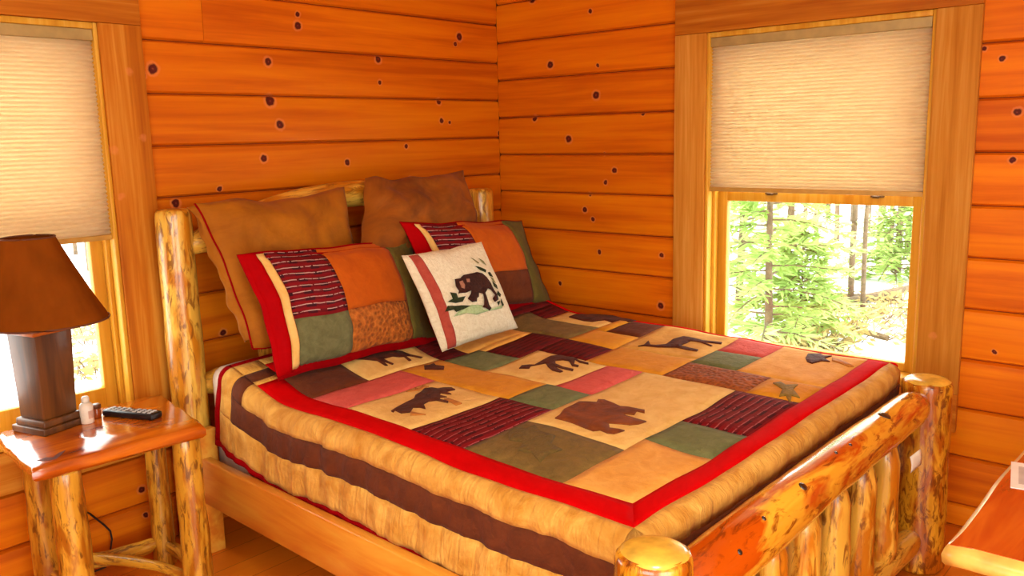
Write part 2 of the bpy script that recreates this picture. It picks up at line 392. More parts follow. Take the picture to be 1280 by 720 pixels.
def plank(parent, axis, a0, a1, z0, z1, mat):
    """one siding board with eased edges; axis 0 runs along x on y=0, axis 1 along y on x=0"""
    h = z1-z0
    prof = [(.022, z0+.001), (.012, z0+.0025), (.0035, z0+.009), (.0, z0+min(.04, h*.3)), (.0, z1-min(.04, h*.3)), (.0035, z1-.009), (.012, z1-.0025), (.022, z1-.001)]
    V = []
    for a in (a0, a1):
        for d, z in prof: V.append((a, d, z) if axis == 0 else (d, a, z))
    n = len(prof)
    F = [(i, i+1, n+i+1, n+i) for i in range(n-1)]+[tuple(range(n))[::-1], tuple(range(n, 2*n)), (0, n, 2*n-1, n-1)]
    o = fixnormals(mk('plank', V, F, mat, parent)); return autosmooth(o, 30)
def wall_rows(parent, axis, off, opening, mat, lo, joints):
    k = 0 if off <= 0 else -1
    while True:
        z0, z1 = off+.19*k, off+.19*(k+1); k += 1
        if z0 >= HC-.01: break
        z0c, z1c = max(z0, .0), min(z1, HC)
        if z1c-z0c < .03: continue
        segs = [(lo, 0.0)]
        if z0c < opening[3] and z1c > opening[2]: segs = [(lo, opening[0]-.01), (opening[1]+.01, 0.0)]
        cut = []
        for a, b in segs:
            js = sorted(j for j, jz in joints if z0 < jz < z1 and a+.1 < j < b-.1)
            e = [a]+js+[b]
            for p, q in zip(e[:-1], e[1:]): cut.append((p+(.0008 if p != a else 0), q-(.0008 if q != b else 0)))
        for p, q in cut: plank(parent, axis, p, q, z0c, z1c, mat)
jx = on(1, 0, 253, 25)
wall_rows(wallA, 0, -.011, OA, M_A, RX0, [(jx.x, jx.z), (-3.3, .3), (-.9, 2.3)])
wall_rows(wallB, 1, .09, OB, M_B, RY0, [(-3.4, .8), (-3.1, 1.6)])

# ------------------------------------------------------------------ windows
def window(name, axis, op, matside, mathead, label, blind_z, blabel, br_h):
    a0, a1, z0, z1 = op; w = .152
    root = tag(empty(name), label, None, kind='structure')
    def bx(a, b, d0, d1, zz0, zz1):     # d = depth into the wall
        return (a, b, d0, d1, zz0, zz1) if axis == 0 else (d0, d1, a, b, zz0, zz1)
    def part(nm, boxes, mat, bev=.003, parent=root):
        m = MB()
        for b in boxes: m.box(*bx(*b))
        return m.build(nm, mat, parent, bevel=bev)
    part('side_casing', [(a1, a1+w, -.022, 0, z0-.005, z1+.0)], matside)
    part('side_casing', [(a0-w, a0, -.022, 0, z0-.005, z1+.0)], matside)
    part('head_casing', [(a0-w, a1+w, -.022, 0, z1+.001, z1+w)], mathead)
    part('bottom_casing', [(a0-w, a1+w, -.022, 0, z0-w, z0-.006)], mathead)
    part('jamb', [(a1-.014, a1, -.012, TH, z0, z1)], M_jamb); part('jamb', [(a0, a0+.014, -.012, TH, z0, z1)], M_jamb)
    part('head_jamb', [(a0+.014, a1-.014, -.012, TH, z1-.022, z1)], M_jamb)
    part('sill', [(a0+.014, a1-.014, -.03, TH+.03, z0, z0+.03)], M_jamb)
    part('stop_bead', [(a1-.028, a1-.014, .03, .062, z0+.03, z1-.022)], M_jamb, .002); part('stop_bead', [(a0+.014, a0+.028, .03, .062, z0+.03, z1-.022)], M_jamb, .002)
    zm = 1.262
    for lower in (1, 0):
        b0, b1 = (z0+.03, zm) if lower else (zm-.05, z1-.022)
        d0, d1 = (.066, .102) if lower else (.104, .14)
        sw = .054
        s = part('lower_sash' if lower else 'upper_sash',
                 [(a0+.014, a0+.014+sw, d0, d1, b0, b1), (a1-.014-sw, a1-.014, d0, d1, b0, b1),
                  (a0+.014+sw, a1-.014-sw, d0, d1, b1-.048, b1), (a0+.014+sw, a1-.014-sw, d0, d1, b0, b0+br_h)], M_jamb, .003)
        dm = (d0+d1)/2
        part('pane', [(a0+.014+sw-.004, a1-.014-sw+.004, dm-.003, dm+.003, b0+br_h-.004, b1-.044)], M_glass, 0, s)
        if lower:
            for f in (.30, .78):
                c = a1-(a1-a0)*f
                l = part('latch', [(c-.026, c+.026, d0-.010, d0+.002, b1-.016, b1-.008), (c-.010, c+.016, d0-.018, d0-.006, b1-.019, b1-.010)], M_metal, .002, s)
    # pleated blind hanging inside the frame
    br = tag(empty('window_blind'), blabel, 'blind')
    e0, e1 = a0+.006, a1-.004
    def bpart(nm, boxes, mat, bev=.002):
        m = MB()
        for b in boxes: m.box(*bx(*b))
        return m.build(nm, mat, br, bevel=bev)
    bpart('headrail', [(e0+.010, e1-.012, -.008, .03, z1-.06, z1-.023)], plain('blind_headrail_'+name, (176, 150, 92), .6))
    pz = .0145; n = int((z1-.06-blind_z-.012)/pz)
    V, F = [], []
    top = z1-.06
    for k in range(n*2+1):
        z = top-(top-blind_z-.014)*k/(2*n); d = .002 if k % 2 else .016
        for a in (e0+.010, e1-.012):
            V.append((a, d, z) if axis == 0 else (d, a, z))
    m = len(V)
    for k in range(n*2+1):
        z = top-(top-blind_z-.014)*k/(2*n); d = .030 if k % 2 else .018
        for a in (e0+.010, e1-.012): V.append((a, d, z) if axis == 0 else (d, a, z))
    for k in range(n*2):
        F.append((2*k, 2*k+1, 2*k+3, 2*k+2)); F.append((m+2*k, m+2*k+2, m+2*k+3, m+2*k+1))
    mk('pleated_fabric', V, F, M_blind, br, smooth=False)
    bpart('bottom_rail', [(e0+.010, e1-.012, .0, .032, blind_z-.004, blind_z+.014)], plain('blind_bottom_rail_'+name, (196, 150, 70), .6))
    return root
window('window_1', 0, OA, M_casA, M_casHA, 'pine framed window behind the lamp and nightstand', 1.19, 'cream pleated blind in the window behind the table lamp', .08)
window('window_2', 1, OB, M_casB, M_casH, 'pine framed window beside the bed with forest outside', 1.262, 'cream pleated blind in the window above the bed', .034)

# ------------------------------------------------------------------ bed
BO = Vector((-1.113, -.15, 0)); BA = R(-2.3)
_c, _s = math.cos(BA), math.sin(BA)
def loc(P): d = P-BO; return Vector((_c*d.x+_s*d.y, -_s*d.x+_c*d.y, P.z))
L_head = log_mat('peeled_log_headboard', (222, 178, 70), (198, 124, 22), (112, 58, 12), (13, 13, 3.4), .45, .92)
L_foot = log_mat('peeled_log_foot_post', (210, 148, 30), (172, 88, 10), (88, 34, 6), (15, 15, 5), .55, 1.0, .22, .8)
L_rail = log_mat('varnished_foot_rail_log', (230, 168, 44), (190, 76, 6), (110, 38, 6), (11, 11, 3.2), .5, .8, .14, 1.0)
L_spin = log_mat('pale_peeled_spindle', (230, 178, 66), (200, 118, 18), (108, 48, 8), (15, 15, 3.2), .45, .85)
L_night = log_mat('peeled_log_nightstand', (206, 150, 42), (166, 96, 14), (84, 42, 8), (18, 18, 4), .5, .88)
M_sider = slab_mat('pine_side_rail', (228, 164, 60), (220, 140, 42), (206, 112, 28), 1, .3, .4)
M_endg = plain('pale_end_grain', (224, 176, 66), .25, .6, var=.14)
bed = tag(empty('log_bed', BO, BA), 'rustic peeled log bed frame with varnished foot rail', 'bed')
for hx, top, sd in ((-.79, 1.285, 1), (.76, 1.268, 2)):
    log('head_post', bed, (hx, 0, 0), (hx, 0, top), .067, .063, L_head, sd, wob=.07, cap=.35)
for fx_, sd in ((-.832, 3), (.79, 4)):
    o = log('foot_post', bed, (fx_, -2.10, 0), (fx_, -2.10, .678), .086, .079, L_foot, sd, n=28, rings=20, wob=.07, cap=.22)
    MB().lathe([(.0775, .655), (.0765, .664), (.072, .674), (.060, .681), (.04, .6845), (.015, .686)], (fx_, -2.10, 0), 28).build('post_end', M_endg, bed, smooth=True)
log('headboard_top_rail', bed, (-.79, .0, 1.13), (.76, .0, 1.13), .055, .055, L_head, 5, bend=(-.16, 0), rings=26, wob=.08, tenon=.12)
log('headboard_lower_rail', bed, (-.79, .0, .62), (.76, .0, .62), .05, .05, L_head, 6, tenon=.1)
for i, x in enumerate((-.45, -.27, -.09, .09, .27, .45)): log('headboard_spindle', bed, (x, 0, .62), (x, 0, 1.2), .04, .036, L_spin, 30+i, rings=10, tenon=.06)
rail = log('foot_rail', bed, (-.828, -2.10, .525), (.79, -2.10, .615), .074, .056, L_rail, 8, n=28, rings=34, wob=.05, tenon=.15, bend=(-.012, 0))
log('lower_foot_rail', bed, (-.828, -2.10, .125), (.79, -2.10, .125), .045, .045, L_spin, 9, tenon=.1)
for i, x in enumerate((.44, .25, .06, -.13, -.32, -.51, -.67)): log('foot_spindle', bed, (x, -2.10, .125), (x, -2.10, .56+.03*x), .05, .043, L_spin, 40+i, rings=12, tenon=.07, wob=.1)
for sx in (-1, 1):
    MB().box(sx*.80-.019, sx*.80+.019, -2.04, -.05, .20, .375).build('side_rail', M_sider, bed, bevel=.006)
for sx in (-1, 1):
    MB().box(sx*.795-.042, sx*.795+.042, -.115, -.07, 0, .48).build('rail_leg', M_sider, bed, bevel=.004)
M_knot = plain('dark_log_knot', (46, 30, 20), .2, .6, var=.3)
bpy.context.view_layer.update()
for kx, ky, kr in ((1106, 519, .020), (1004, 608, .013), (955, 648, .007), (1063, 556, .006), (1045, 566, .006), (925, 690, .008)):
    mi_ = rail.matrix_world.inverted(); q0 = mi_ @ CAM; q1 = mi_ @ (CAM+ray(kx, ky)*4)
    ok_, hp_, hn_, _i = rail.ray_cast(q0, (q1-q0).normalized()); hit = None
    if ok_:
        mb_ = bed.matrix_world.inverted() @ rail.matrix_world; hit = (mb_ @ hp_, (mb_.to_3x3() @ hn_).normalized())
    if not hit: continue
    mb = MB().lathe([(kr, -.004), (kr*.9, .001), (kr*.55, .003), (kr*.15, .0035)], n=14)
    o = mb.build('knot', M_knot, bed, smooth=True); o.location = hit[0]; o.rotation_mode = 'QUATERNION'
    o.rotation_quaternion = Vector((0, 0, 1)).rotation_difference(hit[1]); o.scale = (1, 1, 1)
tl = mk('law_tag', *join([slab(lambda u, v: (.455+u*.06+.012*v, -2.168-.01*u-.004*math.sin(v*3), .515-v*.055+u*.012), (0, -1, 0), 0, 1, 0, 1, 4, 4, .001)])[:2], plain('white_tag_cloth', (236, 230, 214), .8), bed)
tag(tl, 'small white cloth tag hanging under the foot rail')

# ---------------- mattress and quilt
XL, XR, YF, RF = -.705, .825, -1.960, .05
def sst(a, b, x): t = min(1, max(0, (x-a)/(b-a))); return t*t*(3-2*t)
def zt(x, y):
    n = .012*noise.noise(Vector((x*2.1, y*2.1, 4)))+.006*noise.noise(Vector((x*6, y*6, 9)))
    return .658+(.035*x+.013*(math.sqrt(x*x+.02)-.14))/.8+.085*sst(-.55, -.12, y)+n
def zsm(x, y): return .658+(.035*x+.013*(math.sqrt(x*x+.02)-.14))/.8+.085*sst(-.55, -.12, y)
def surf(px, py):
    z = .66
    for _ in range(40):
        l = loc(on(2, z, px, py)); z += .5*(zsm(l.x, l.y)-z)
    return loc(on(2, z, px, py))
def prof(d, r=RF):
    if d < r*PI/2: return r*math.sin(d/r), r*(1-math.cos(d/r))
    return r+.10*(d-r*PI/2), r+(d-r*PI/2)
def drape(bx, by, dx, dy, d):
    h, v = prof(d)
    k = min(1, d/.12)
    a = bx*dy*1.0-by*dx          # position along the edge
    w = k*(.014*noise.noise(Vector((a*5+dx*3, d*2.2, 2+dy*5)))+.012*noise.noise(Vector((a*17, d*5, 7+dx)))+.005*noise.noise(Vector((a*40, d*14, 3))))
    sag = k*.018*noise.noise(Vector((a*1.7, 3, dx+dy*2)))
    return Vector((bx+dx*(h+w), by+dy*(h+w), zt(bx, by)-v-sag))
M_white = fabric('white_sheet', (232, 224, 214), (246, 240, 232), 30, .9, .2)
# mattress: rounded box following the same sag, drawn a little inside the quilt
def matt(mx0, mx1, my0, my1, zb, r, inset):
    cols = []
    n = 12
    ring = []
    for (cx, cy, a0) in ((mx1-r, my1-r, 0), (mx0+r, my1-r, 90), (mx0+r, my0+r, 180), (mx1-r, my0+r, 270)):
        for k in range(n+1):
            a = R(a0+90*k/n); ring.append((cx, cy, math.cos(a), math.sin(a)))
    full = []
    for k in range(len(ring)):
        a, b = ring[k], ring[(k+1) % len(ring)]; full.append(a)
        if abs(a[0]-b[0])+abs(a[1]-b[1]) > .1:
            for i in range(1, 24): f = i/24; full.append(tuple(p+(q-p)*f for p, q in zip(a, b)))
    ring = full
    V, F = [], []
    prof_ = [(-1, 0), (0, 0), (.4, .08), (.75, .34), (.95, .7), (1, 1)]
    lev = []
    for cx, cy, ca, sa in ring:
        zz = zt(cx, cy)-inset
        col = [(cx+ca*r*f, cy+sa*r*f, zz-g*r) for f, g in prof_[1:]]+[(cx+ca*r, cy+sa*r, zb+.03), (cx+ca*(r-.02), cy+sa*(r-.02), zb)]
        lev.append(col)
    m = len(lev[0]); N = len(ring)
    for c in lev: V += c
    for i in range(N):
        j = (i+1) % N
        for k in range(m-1): F.append((i*m+k, i*m+k+1, j*m+k+1, j*m+k))
    F.append(tuple(i*m+m-1 for i in range(N)))
    # top grid
    b = len(V); G = 16
    for j in range(G+1):
        for i in range(G+1):
            x = mx0+r+(mx1-mx0-2*r)*i/G; y = my0+r+(my1-my0-2*r)*j/G; V.append((x, y, zt(x, y)-inset))
    for j in range(G):
        for i in range(G): F.append((b+j*(G+1)+i, b+j*(G+1)+i+1, b+(j+1)*(G+1)+i+1, b+(j+1)*(G+1)+i))
    # joining strip between ring and grid is left to the coincident inner rectangle edges
    return V, F
V, F = matt(XL-.030, XR+.025, YF+.005, -.045, .30, .05, .024)
mat_o = fixnormals(mk('mattress', V, F, M_white, None, uv=[(v[0], v[1]) for v in V]))
mat_o.location = BO; mat_o.rotation_euler = (0, 0, BA)
tag(mat_o, 'white sheeted mattress showing at the head corner by the nightstand', 'mattress')

quilt = tag(empty('patchwork_quilt', BO, BA), 'patchwork lodge quilt with animal blocks and bright red border', 'quilt')
F_tan = fabric('tan_suede', (196, 140, 58), (224, 172, 88), 9, .8, .5)
F_tanside = fabric('tan_suede_border', (188, 124, 36), (226, 174, 84), 12, .8, .8, fold=.8)
F_cream = fabric('cream_block', (216, 168, 88), (232, 192, 116), 16, .85, .5)
F_gold = fabric('gold_block', (200, 128, 20), (216, 146, 38), 14, .85, .5)
F_peach = fabric('orange_tan_block', (214, 146, 56), (230, 168, 82), 14, .85, .4)
F_red = fabric('red_border', (188, 0, 2), (206, 1, 5), 10, .8, .2, sheen=0)
F_dkred = fabric('dark_red_hem', (128, 0, 4), (146, 1, 8), 12, .8, .3, sheen=0)
F_brown = fabric('brown_suede', (84, 36, 12), (104, 48, 18), 16, .8, .4)
F_brownp = fabric('brown_reticulate', (92, 42, 14), (120, 60, 22), 18, .8, .5, 70)
F_green = fabric('grey_green_suede', (96, 100, 58), (116, 118, 74), 22, .8, .5)
F_olive = fabric('olive_suede', (104, 82, 36), (128, 100, 48), 22, .8, .5)
F_pink = fabric('rose_block', (196, 74, 66), (212, 92, 82), 22, .85, .5)
F_plaid = plaid('maroon_ticking', (116, 8, 14), (52, 8, 14), (170, 84, 84), 34)
F_plaid2 = plaid('dark_maroon_ticking', (96, 8, 10), (58, 10, 12), (112, 30, 24), 34)
F_anim = fabric('dark_brown_applique', (62, 22, 12), (92, 40, 18), 26, .8, .5)
F_bear = fabric('bear_applique', (92, 40, 14), (138, 68, 22), 12, .8, .6)
F_anim2 = fabric('tan_hoof_applique', (176, 106, 40), (190, 122, 52), 22, .8, .5)
F_pine = fabric('pine_applique', (120, 96, 36), (150, 116, 48), 40, .8, .5)

X0, Xa, X1, X2, Xb, X3, X4, X5 = -.605, -.36, -.214, -.016, .178, .283, .46, .655
Y0, YA, YB, YC, YD = -.30, -1.295, -1.664, -1.70, -1.885
PATCH = {  # name: (x0,x1,y0,y1,material)
 'tan_foot': (X0, -.24, YD, YB, F_peach), 'green_foot': (-.24, -.045, YD, YB, F_green), 'plaid_foot': (-.045, X3, YD, YB, F_plaid),
 'pine_foot': (X3, X4, YD, YC, F_gold), 'beast_right': (X4, XR, YD, -1.565, F_peach),
 'olive': (X0, -.335, YB, YA, F_olive), 'bear': (-.335, X3, YB, YA, F_cream), 'brown_mid': (X3, X4, YC, -1.375, F_brownp),
 'green_right': (X4, X5, -1.565, -1.375, F_green), 'pink_right': (X5, XR, -1.565, -1.375, F_pink),
 'plaid_left': (X0, X1, YA, -1.06, F_plaid), 'green_mid': (X1, X2, YA, -1.10, F_green), 'pink_mid': (X2, X3, YA, -1.135, F_pink),
 'gold_right': (X3, X4+.05, -1.375, -1.03, F_gold), 'elk': (X4+.05, XR, -1.375, -1.03, F_tan),
 'moose': (X0, X1, -1.06, -.735, F_cream), 'gold_strip': (X1, X2, -1.10, -.535, F_gold), 'wolf': (X2, X3, -1.135, -.79, F_cream),
 'plaid_inner': (X3, X4, -1.03, -.79, F_plaid2), 'plaid_right': (Xb, X4, -.79, -.60, F_plaid2), 'green_upper': (X2, Xb, -.79, -.56, F_green),
 'gold_up': (X4, .635, -1.03, -.80, F_gold), 'olive_up': (X4, .665, -.80, -.40, F_olive), 'brown_up': (.635, XR, -1.03, -.86, F_brown), 'fish': (.665, XR, -.80, -.50, F_cream), 'gold_gap': (.635, XR, -.86, -.80, F_gold),
 'pink_left': (X0, X1, -.735, -.535, F_pink), 'brown_left': (X0, Xa, -.535, Y0, F_brown), 'deer': (Xa, X2, -.535, Y0, F_cream),
 'maroon_up': (X2, .12, -.56, Y0, F_plaid2), 'tan_up': (.12, X4, -.56, -.42, F_peach), 'tan_gap': (Xb, X4, -.60, -.56, F_peach),
 'maroon_head': (.12, X4, -.42, Y0, F_plaid2), 'maroon_right': (X4, XR, -.40, Y0, F_plaid2), 'maroon_corner': (.665, XR, -.50, -.40, F_plaid2)}
PO = {}
def pfun(rect, extra=0.0):
    x0, x1, y0, y1 = rect
    def fn(u, v):
        a = 1-abs(2*min(1, max(0, (u-x0)/(x1-x0)))-1)**5; b = 1-abs(2*min(1, max(0, (v-y0)/(y1-y0)))-1)**5
        return Vector((u, v, zt(u, v)+.007*a*b+extra)), Vector((0, 0, 1))
    return fn
for k, (x0, x1, y0, y1, m) in PATCH.items():
    nu = max(4, int((x1-x0)/.028)); nv = max(4, int((y1-y0)/.028))
    V, F, UV = slab(lambda u, v: (u, v, zt(u, v)), (0, 0, 1), x0+.001, x1-.001, y0+.001, y1-.001, nu, nv, .014, puff=.007)
    rnd = random.Random(k); ou, ov = rnd.uniform(0, 5), rnd.uniform(0, 5)
    PO[k] = mk('quilt_patch', V, F, m, quilt, uv=[(a+ou, b+ov) for a, b in UV])
# borders: red on top, then tan, brown, tan and a dark red hem over the drop
def top_s(x0, x1, y0, y1, puff=.004): return slab(lambda u, v: (u, v, zt(u, v)), (0, 0, 1), x0, x1, y0, y1, max(3, int((x1-x0)/.04)), max(3, int((y1-y0)/.04)), .014, puff=puff)
HD = -.165
def left_s(y0, y1, d0, d1, puff=.004): return slab(lambda u, v: drape(XL, u, -1, 0, v), (-1, 0, .3), y0, y1, d0, d1, max(3, int(abs(y1-y0)/.012)), max(3, int((d1-d0)/.014)), .012, puff=puff, uvf=lambda u, v: (u, v))
def right_s(y0, y1, d0, d1, puff=.004): return slab(lambda u, v: drape(XR, u, 1, 0, v), (1, 0, .3), y0, y1, d0, d1, max(3, int(abs(y1-y0)/.04)), max(3, int((d1-d0)/.02)), .012, puff=puff)
def foot_s(d0, d1, puff=.004): return slab(lambda u, v: drape(u, YF, 0, -1, v*.999)-Vector((0, -max(0, prof(v)[0]-.045), 0)), (0, -1, .3), XL, XR, d0, d1, 60, max(3, int((d1-d0)/.02)), .012, puff=puff)
def corn_s(cx, sx, d0, d1):
    def fn(u, v):
        a = u*PI/2; h, w = prof(v); h = min(h, .052)
        return (cx+sx*math.cos(a)*h, YF-math.sin(a)*h, zt(cx, YF)-w)
    return slab(fn, (sx, -1, .3), 0, 1, d0, d1, 8, max(3, int((d1-d0)/.02)), .012, puff=.003)
def part(nm, pieces, m): V, F, UV = join(pieces); return mk(nm, V, F, m, quilt, uv=UV)
# mitred red border: left strip, foot strip (mitre in the corner), head strip
def red_left(u, v):   # u across 0..1 , v along
    x = XL+(X0-XL)*u; yb = YF+(-1.885-YF)*u; y = yb+(-.345-yb)*v; return (x, y, zt(x, y))
def red_foot(u, v):
    y = YF+(-1.885-YF)*u; xb = XL+(X0-XL)*u; x = xb+(XR-xb)*v; return (x, y, zt(x, y))
part('red_border', [slab(red_left, (0, 0, 1), 0, 1, 0, 1, 4, 60, .014, puff=.006, uvf=lambda u, v: (u*.1, v*1.6))], F_red)
part('red_border', [slab(red_foot, (0, 0, 1), 0, 1, 0, 1, 4, 60, .014, puff=.006, uvf=lambda u, v: (u*.1, v*1.6))], F_red)
part('red_border', [top_s(X0, XR, -.30, -.235)], F_red)
part('red_border', [right_s(YF, HD, 0, .085), corn_s(XR, 1, 0, .03)], F_red)
D1, D2, D3, D4 = .098, .182, .292, .314
part('tan_band', [left_s(YF, -.33, .0, D1, .006), corn_s(XL, -1, 0, D1), foot_s(0, D1), top_s(XL, X0, -.345, -.32)], F_tanside)
part('brown_band', [left_s(YF, -.265, D1, D2), left_s(-.33, -.265, 0, D1), top_s(XL, X0, -.32, -.262), corn_s(XL, -1, D1, D2), foot_s(D1, D2), right_s(YF, HD, .16, .24)], F_brown)
part('tan_band', [left_s(YF, -.19, D2, D3, .006), left_s(-.265, -.19, 0, D2), corn_s(XL, -1, D2, D3), foot_s(D2, D3), right_s(YF, HD, .085, .16), right_s(YF, HD, .24, .33), top_s(XL, X0, -.262, -.19), top_s(X0, XR, -.235, -.19)], F_tanside)
part('hem', [left_s(YF, -.165, D3, D4), left_s(-.19, -.165, 0, D3), corn_s(XL, -1, D3, D4), top_s(XL, XR, -.19, -.165)], F_dkred)

def applique(patch, off, sc, pts, m, name='applique', lift=.009):
    rect = PATCH[patch][:4]
    out = []
    for x, y in pts:
        l = surf(off[0]+x*sc, off[1]+y*sc); out.append((l.x, l.y))
    V, F, UV = flatcut(out, pfun(rect, .001), .0025)
    return mk(name, V, F, m, PO[patch], uv=UV)
applique('deer', (410, 420), .1172, [(105,235),(215,235),(225,205),(250,200),(265,225),(300,235),(420,225),(560,190),(690,178),(800,190),(880,220),(1010,240),(990,250),(870,235),(830,235),(890,280),(865,290),(810,245),(760,250),(690,245),(590,275),(700,325),(690,335),(590,300),(640,345),(610,345),(530,300),(400,290),(280,280),(235,255),(215,245),(110,245)], F_anim, 'deer_applique')
applique('moose', (480, 470), .09375, [(95,510),(200,440),(310,370),(400,325),(420,280),(500,235),(540,190),(640,180),(720,195),(790,180),(900,175),(950,200),(870,220),(830,235),(900,260),(850,262),(760,250),(740,280),(840,300),(750,308),(750,335),(860,365),(850,385),(700,350),(600,360),(530,400),(555,470),(480,450),(390,450),(350,520),(230,535),(150,500),(125,525)], F_anim, 'moose_applique')
applique('moose', (480, 470), .09375, [(300,225),(420,205),(410,165),(465,192),(520,150),(600,158),(530,188),(460,218)], F_anim2, 'antler_applique')
applique('moose', (480, 470), .09375, [(800,330),(860,320),(1040,385),(960,415)], F_anim2, 'hoof_applique')
applique('moose', (480, 470), .09375, [(360,515),(560,548),(350,562)], F_anim2, 'hoof_applique')
applique('wolf', (640, 430), .09375, [(95,340),(130,295),(230,290),(300,295),(430,230),(520,180),(650,155),(740,180),(820,185),(900,235),(1020,255),(1020,275),(900,260),(840,225),(830,290),(890,300),(880,320),(800,310),(760,250),(680,240),(580,250),(580,290),(680,325),(820,350),(810,370),(700,350),(560,320),(680,380),(640,390),(540,370),(480,325),(450,280),(320,300),(250,310),(230,345)], F_anim, 'wolf_applique')
applique('bear', (680, 490), .1094, [(125,345),(180,310),(230,240),(330,190),(400,150),(600,160),(620,125),(690,125),(800,165),(870,200),(960,205),(1090,235),(1150,245),(1150,280),(1060,260),(1030,305),(900,295),(940,320),(1060,350),(1170,370),(1080,405),(980,420),(740,400),(750,450),(860,465),(920,480),(800,510),(720,500),(640,470),(560,475),(420,430),(300,390),(200,365)], F_bear, 'bear_applique')
applique('elk', (780, 400), .1094, [(160,300),(230,290),(280,250),(300,290),(360,295),(480,290),(560,240),(680,215),(800,235),(900,255),(1120,260),(1110,275),(900,270),(1010,300),(990,305),(870,275),(760,265),(720,285),(640,310),(760,335),(850,350),(830,365),(720,350),(600,325),(380,315),(250,300)], F_anim, 'elk_applique')
applique('beast_right', (960, 420), .125, [(375,225),(400,178),(520,168),(560,192),(640,192),(560,225),(620,265),(540,255),(440,280),(390,260)], F_anim, 'beast_applique')
applique('beast_right', (960, 420), .125, [(640,215),(700,235),(860,305),(800,310),(640,252)], F_anim2, 'leg_applique')
applique('fish', (620, 370), .1719, [(530,165),(580,142),(700,132),(850,140),(950,165),(1020,182),(960,195),(900,188),(840,198),(790,185),(700,202),(640,195),(560,175)], F_anim, 'bison_applique')
applique('gold_strip', (410, 420), .1172, [(1025,330),(1080,325),(1130,300),(1150,325),(1240,335),(1235,368),(1030,378)], F_anim, 'cabin_applique')
applique('pine_foot', (700, 370), .4307, [(618,262),(640,258),(655,268),(690,266),(676,280),(696,300),(672,296),(668,312),(655,295),(636,296),(646,280)], F_pine, 'pine_applique')
F_tree = fabric('tree_applique', (94, 76, 34), (112, 88, 40), 40, .8, .6)
applique('olive', (380, 370), .3472, [(735,500),(760,480),(800,490),(830,478),(850,505),(905,520),(890,545),(930,562),(880,575),(850,600),(820,572),(770,565),(790,540),(740,530)], F_tree, 'tree_applique')

